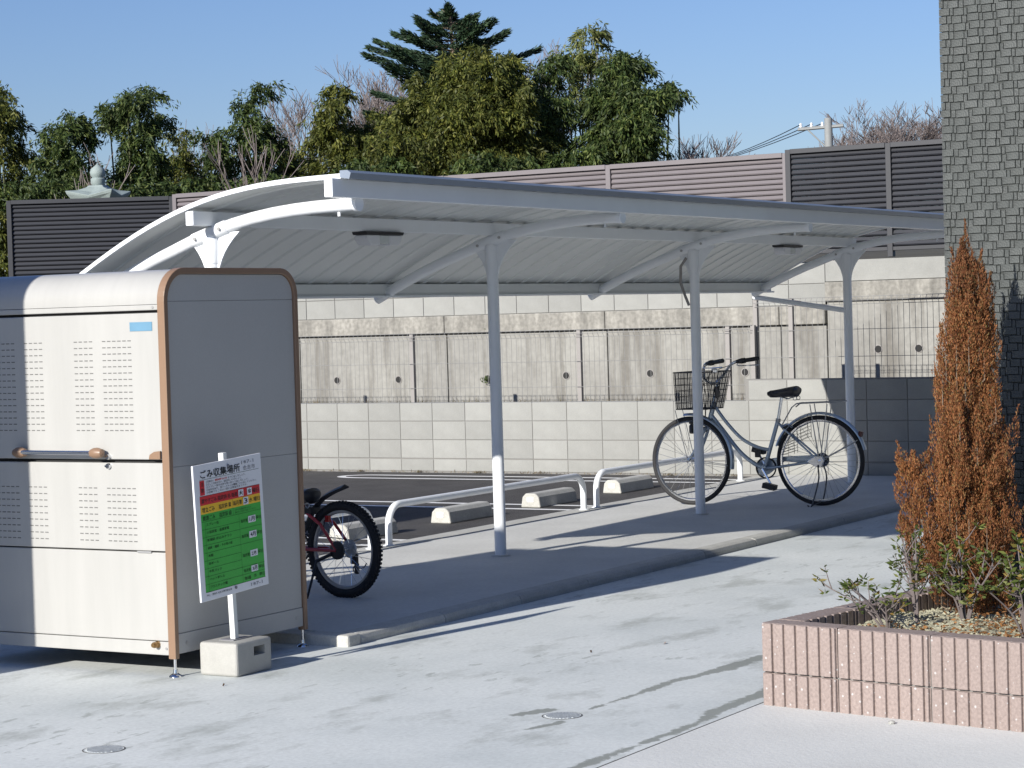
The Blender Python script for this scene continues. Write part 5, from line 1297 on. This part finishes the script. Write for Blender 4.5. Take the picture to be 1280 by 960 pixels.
def tall_conifer():
    D = 90; px = D/F_PX; b = at(572, 300, D); b.z = 1.6; t = thing("conifer", tuple(b), "tallest dark blue-green conifer rising above the yellow-green bamboo", "tree", "trees behind the screens")
    H = at(572, 6, D).z-1.6; MB().tube([(0, 0, 0), (.1, 0, H*.5), (0, 0, H*.98)], [.28, .2, .03], 8).build("trunk", M['bark'], t)
    C_ = []; D_ = []; br = MB()
    for k in range(96):
        f = (k+random.random())/96; h = H*(.45+.54*f); L = (.22+min(3.0, (H-h)*1.15))*random.uniform(.7, 1.15); a = random.uniform(0, 2*math.pi)
        e = Vector((math.cos(a), math.sin(a), .12+.25*f)); tip = Vector((0, 0, h))+e*L; br.tube([(0, 0, h), Vector((0, 0, h))+e*L*.5+Vector((0, 0, -.12)), tip], [.05, .03, .01], 5, cap=False)
        n_ = int(210*L); s = rng.uniform(.2, 1, n_); w = (1.05-s)*.34*L+.06
        side = np.array([-math.sin(a), math.cos(a), 0]); p = np.array([0, 0, h])+np.array(e)*(s*L)[:, None]+side*(rng.uniform(-1, 1, n_)*w)[:, None]; p[:, 2] += rng.uniform(-.16, .04, n_)-.12*np.sin(s*math.pi)
        C_.append(p); d = np.tile(np.array(e), (n_, 1))+side*rng.normal(size=(n_, 1))*.6; d[:, 2] += rng.normal(size=n_)*.3+.15; D_.append(d)
    br.build("branches", M['bark'], t)
    leaves_obj("crown", np.concatenate(C_), np.concatenate(D_), .26, .06, M['con'], t)
tall_conifer()
bare_tree(395, 98, 92, 1.0, "bare twiggy tree left of the broad bamboo, against the sky", 3, levels=5)
bare_tree(478, 62, 95, .95, "bare reddish branching tree between the broad bamboo and the tall conifer", 5, levels=6)
bare_tree(655, 45, 95, .8, "bare thin tree just right of the tall conifer", 8, levels=5)
bare_tree(330, 150, 76, .7, "bare pale branches in front of the bamboo above the shelter front", 12, levels=3, thick=.05)
bare_tree(100, 180, 76, .7, "bare pale branches beside the stone lantern", 14, levels=3, thick=.05)
bare_tree(240, 150, 90, .7, "bare slim twigs in the gap between the bamboos", 15, levels=4, thick=.05)
bare_tree(862, 165, 90, 1.2, "low bare tree just right of the dense dark green tree", 21, levels=5)
bare_tree(1075, 122, 100, 1.35, "wide bare tree behind the utility pole", 31, levels=6, thick=.16)
bare_tree(1135, 130, 102, 1.3, "bare tree between the utility pole and the tiled building", 33, levels=6, thick=.14)
bare_tree(1180, 128, 104, 1.2, "bare tree partly hidden behind the tiled building", 35, levels=5, thick=.14)
# utility pole
def utility_pole():
    D = 62; b = at(1039, 300, D); b.z = 1.5; H = at(1038, 148, D).z-1.5
    t = thing("utility_pole", tuple(b), "pale concrete utility pole with one crossarm above the dark screen", "utility pole")
    MB().tube([(0, 0, 0), (0, 0, H)], [.15, .11], 14).build("pole", M['pole'], t, smooth=True)
    d_ = rt0*1.0+Vector((fw.x, fw.y, 0))*-.35; d_.normalize(); zc = at(1038, 160, D).z-1.5
    a0 = Vector((0, 0, zc))-d_*.85; a1 = Vector((0, 0, zc+.04))+d_*.42
    ca = MB().tube([a0, a1], .05, 6).build("crossarm", M['pole'], t)
    MB().tube([a0+d_*.25, Vector((0, 0, zc-.6))], .02, 6).build("brace", M['pole'], t)
    for k in range(3):
        p = a0+d_*(.08+k*.3); MB().lathe(p, [(.03, .04), (.05, .07), (.03, .10), (.045, .13), (.02, .17)], 10).build("insulator", M['sign_white'], ca, smooth=True)
        far = at(845-k*10, 207+k*3, D+70)-b; q = []
        for i in range(13):
            s = i/12; w = p.lerp(far, s)+Vector((0, 0, .13-.6*4*s*(1-s)*.6)); q.append(w)
        MB().tube(q, .014, 4, cap=False).build("wire", M['blackplastic'], t)
utility_pole()

# ------------------------------------------------------------------ unseen added pillar and neighbour house left of the frame (they cast the shade on the shed's left end and on the asphalt)
np_ = thing("shade_pillar", (5.7, 8.0, FG), "unseen pillar added left of the bin shed to shade its left end", "pillar")  # unseen blocker, added and sized so its shadow lands on the shed front
box("shaft", (-.2, -.50, 0), (.2, .40, 2.80), M['render'], np_, .01); box("coping", (-.2, -.50, 2.803), (.2, .40, 2.86), M['kerb'], np_, .01)
nb = thing("neighbour_house", (5.7, 11.0, FG), "plain two-storey rendered house left of the car park, outside the photo", "house")
box("wall", (-7, 0, 0), (0, 9, 3.9), M['render'], nb, .01); box("roof", (-7.3, -.25, 3.903), (.25, 9.3, 4.05), M['dark_metal'], nb)
for k in range(3):
    w_ = box("window", (-6+k*2.2, -.03, 1.0), (-4.8+k*2.2, .004, 2.2), M['dark_metal'], nb, .01); box("pane", (-5.93+k*2.2, -.036, 1.07), (-4.87+k*2.2, -.031, 2.13), M['lens'], w_)
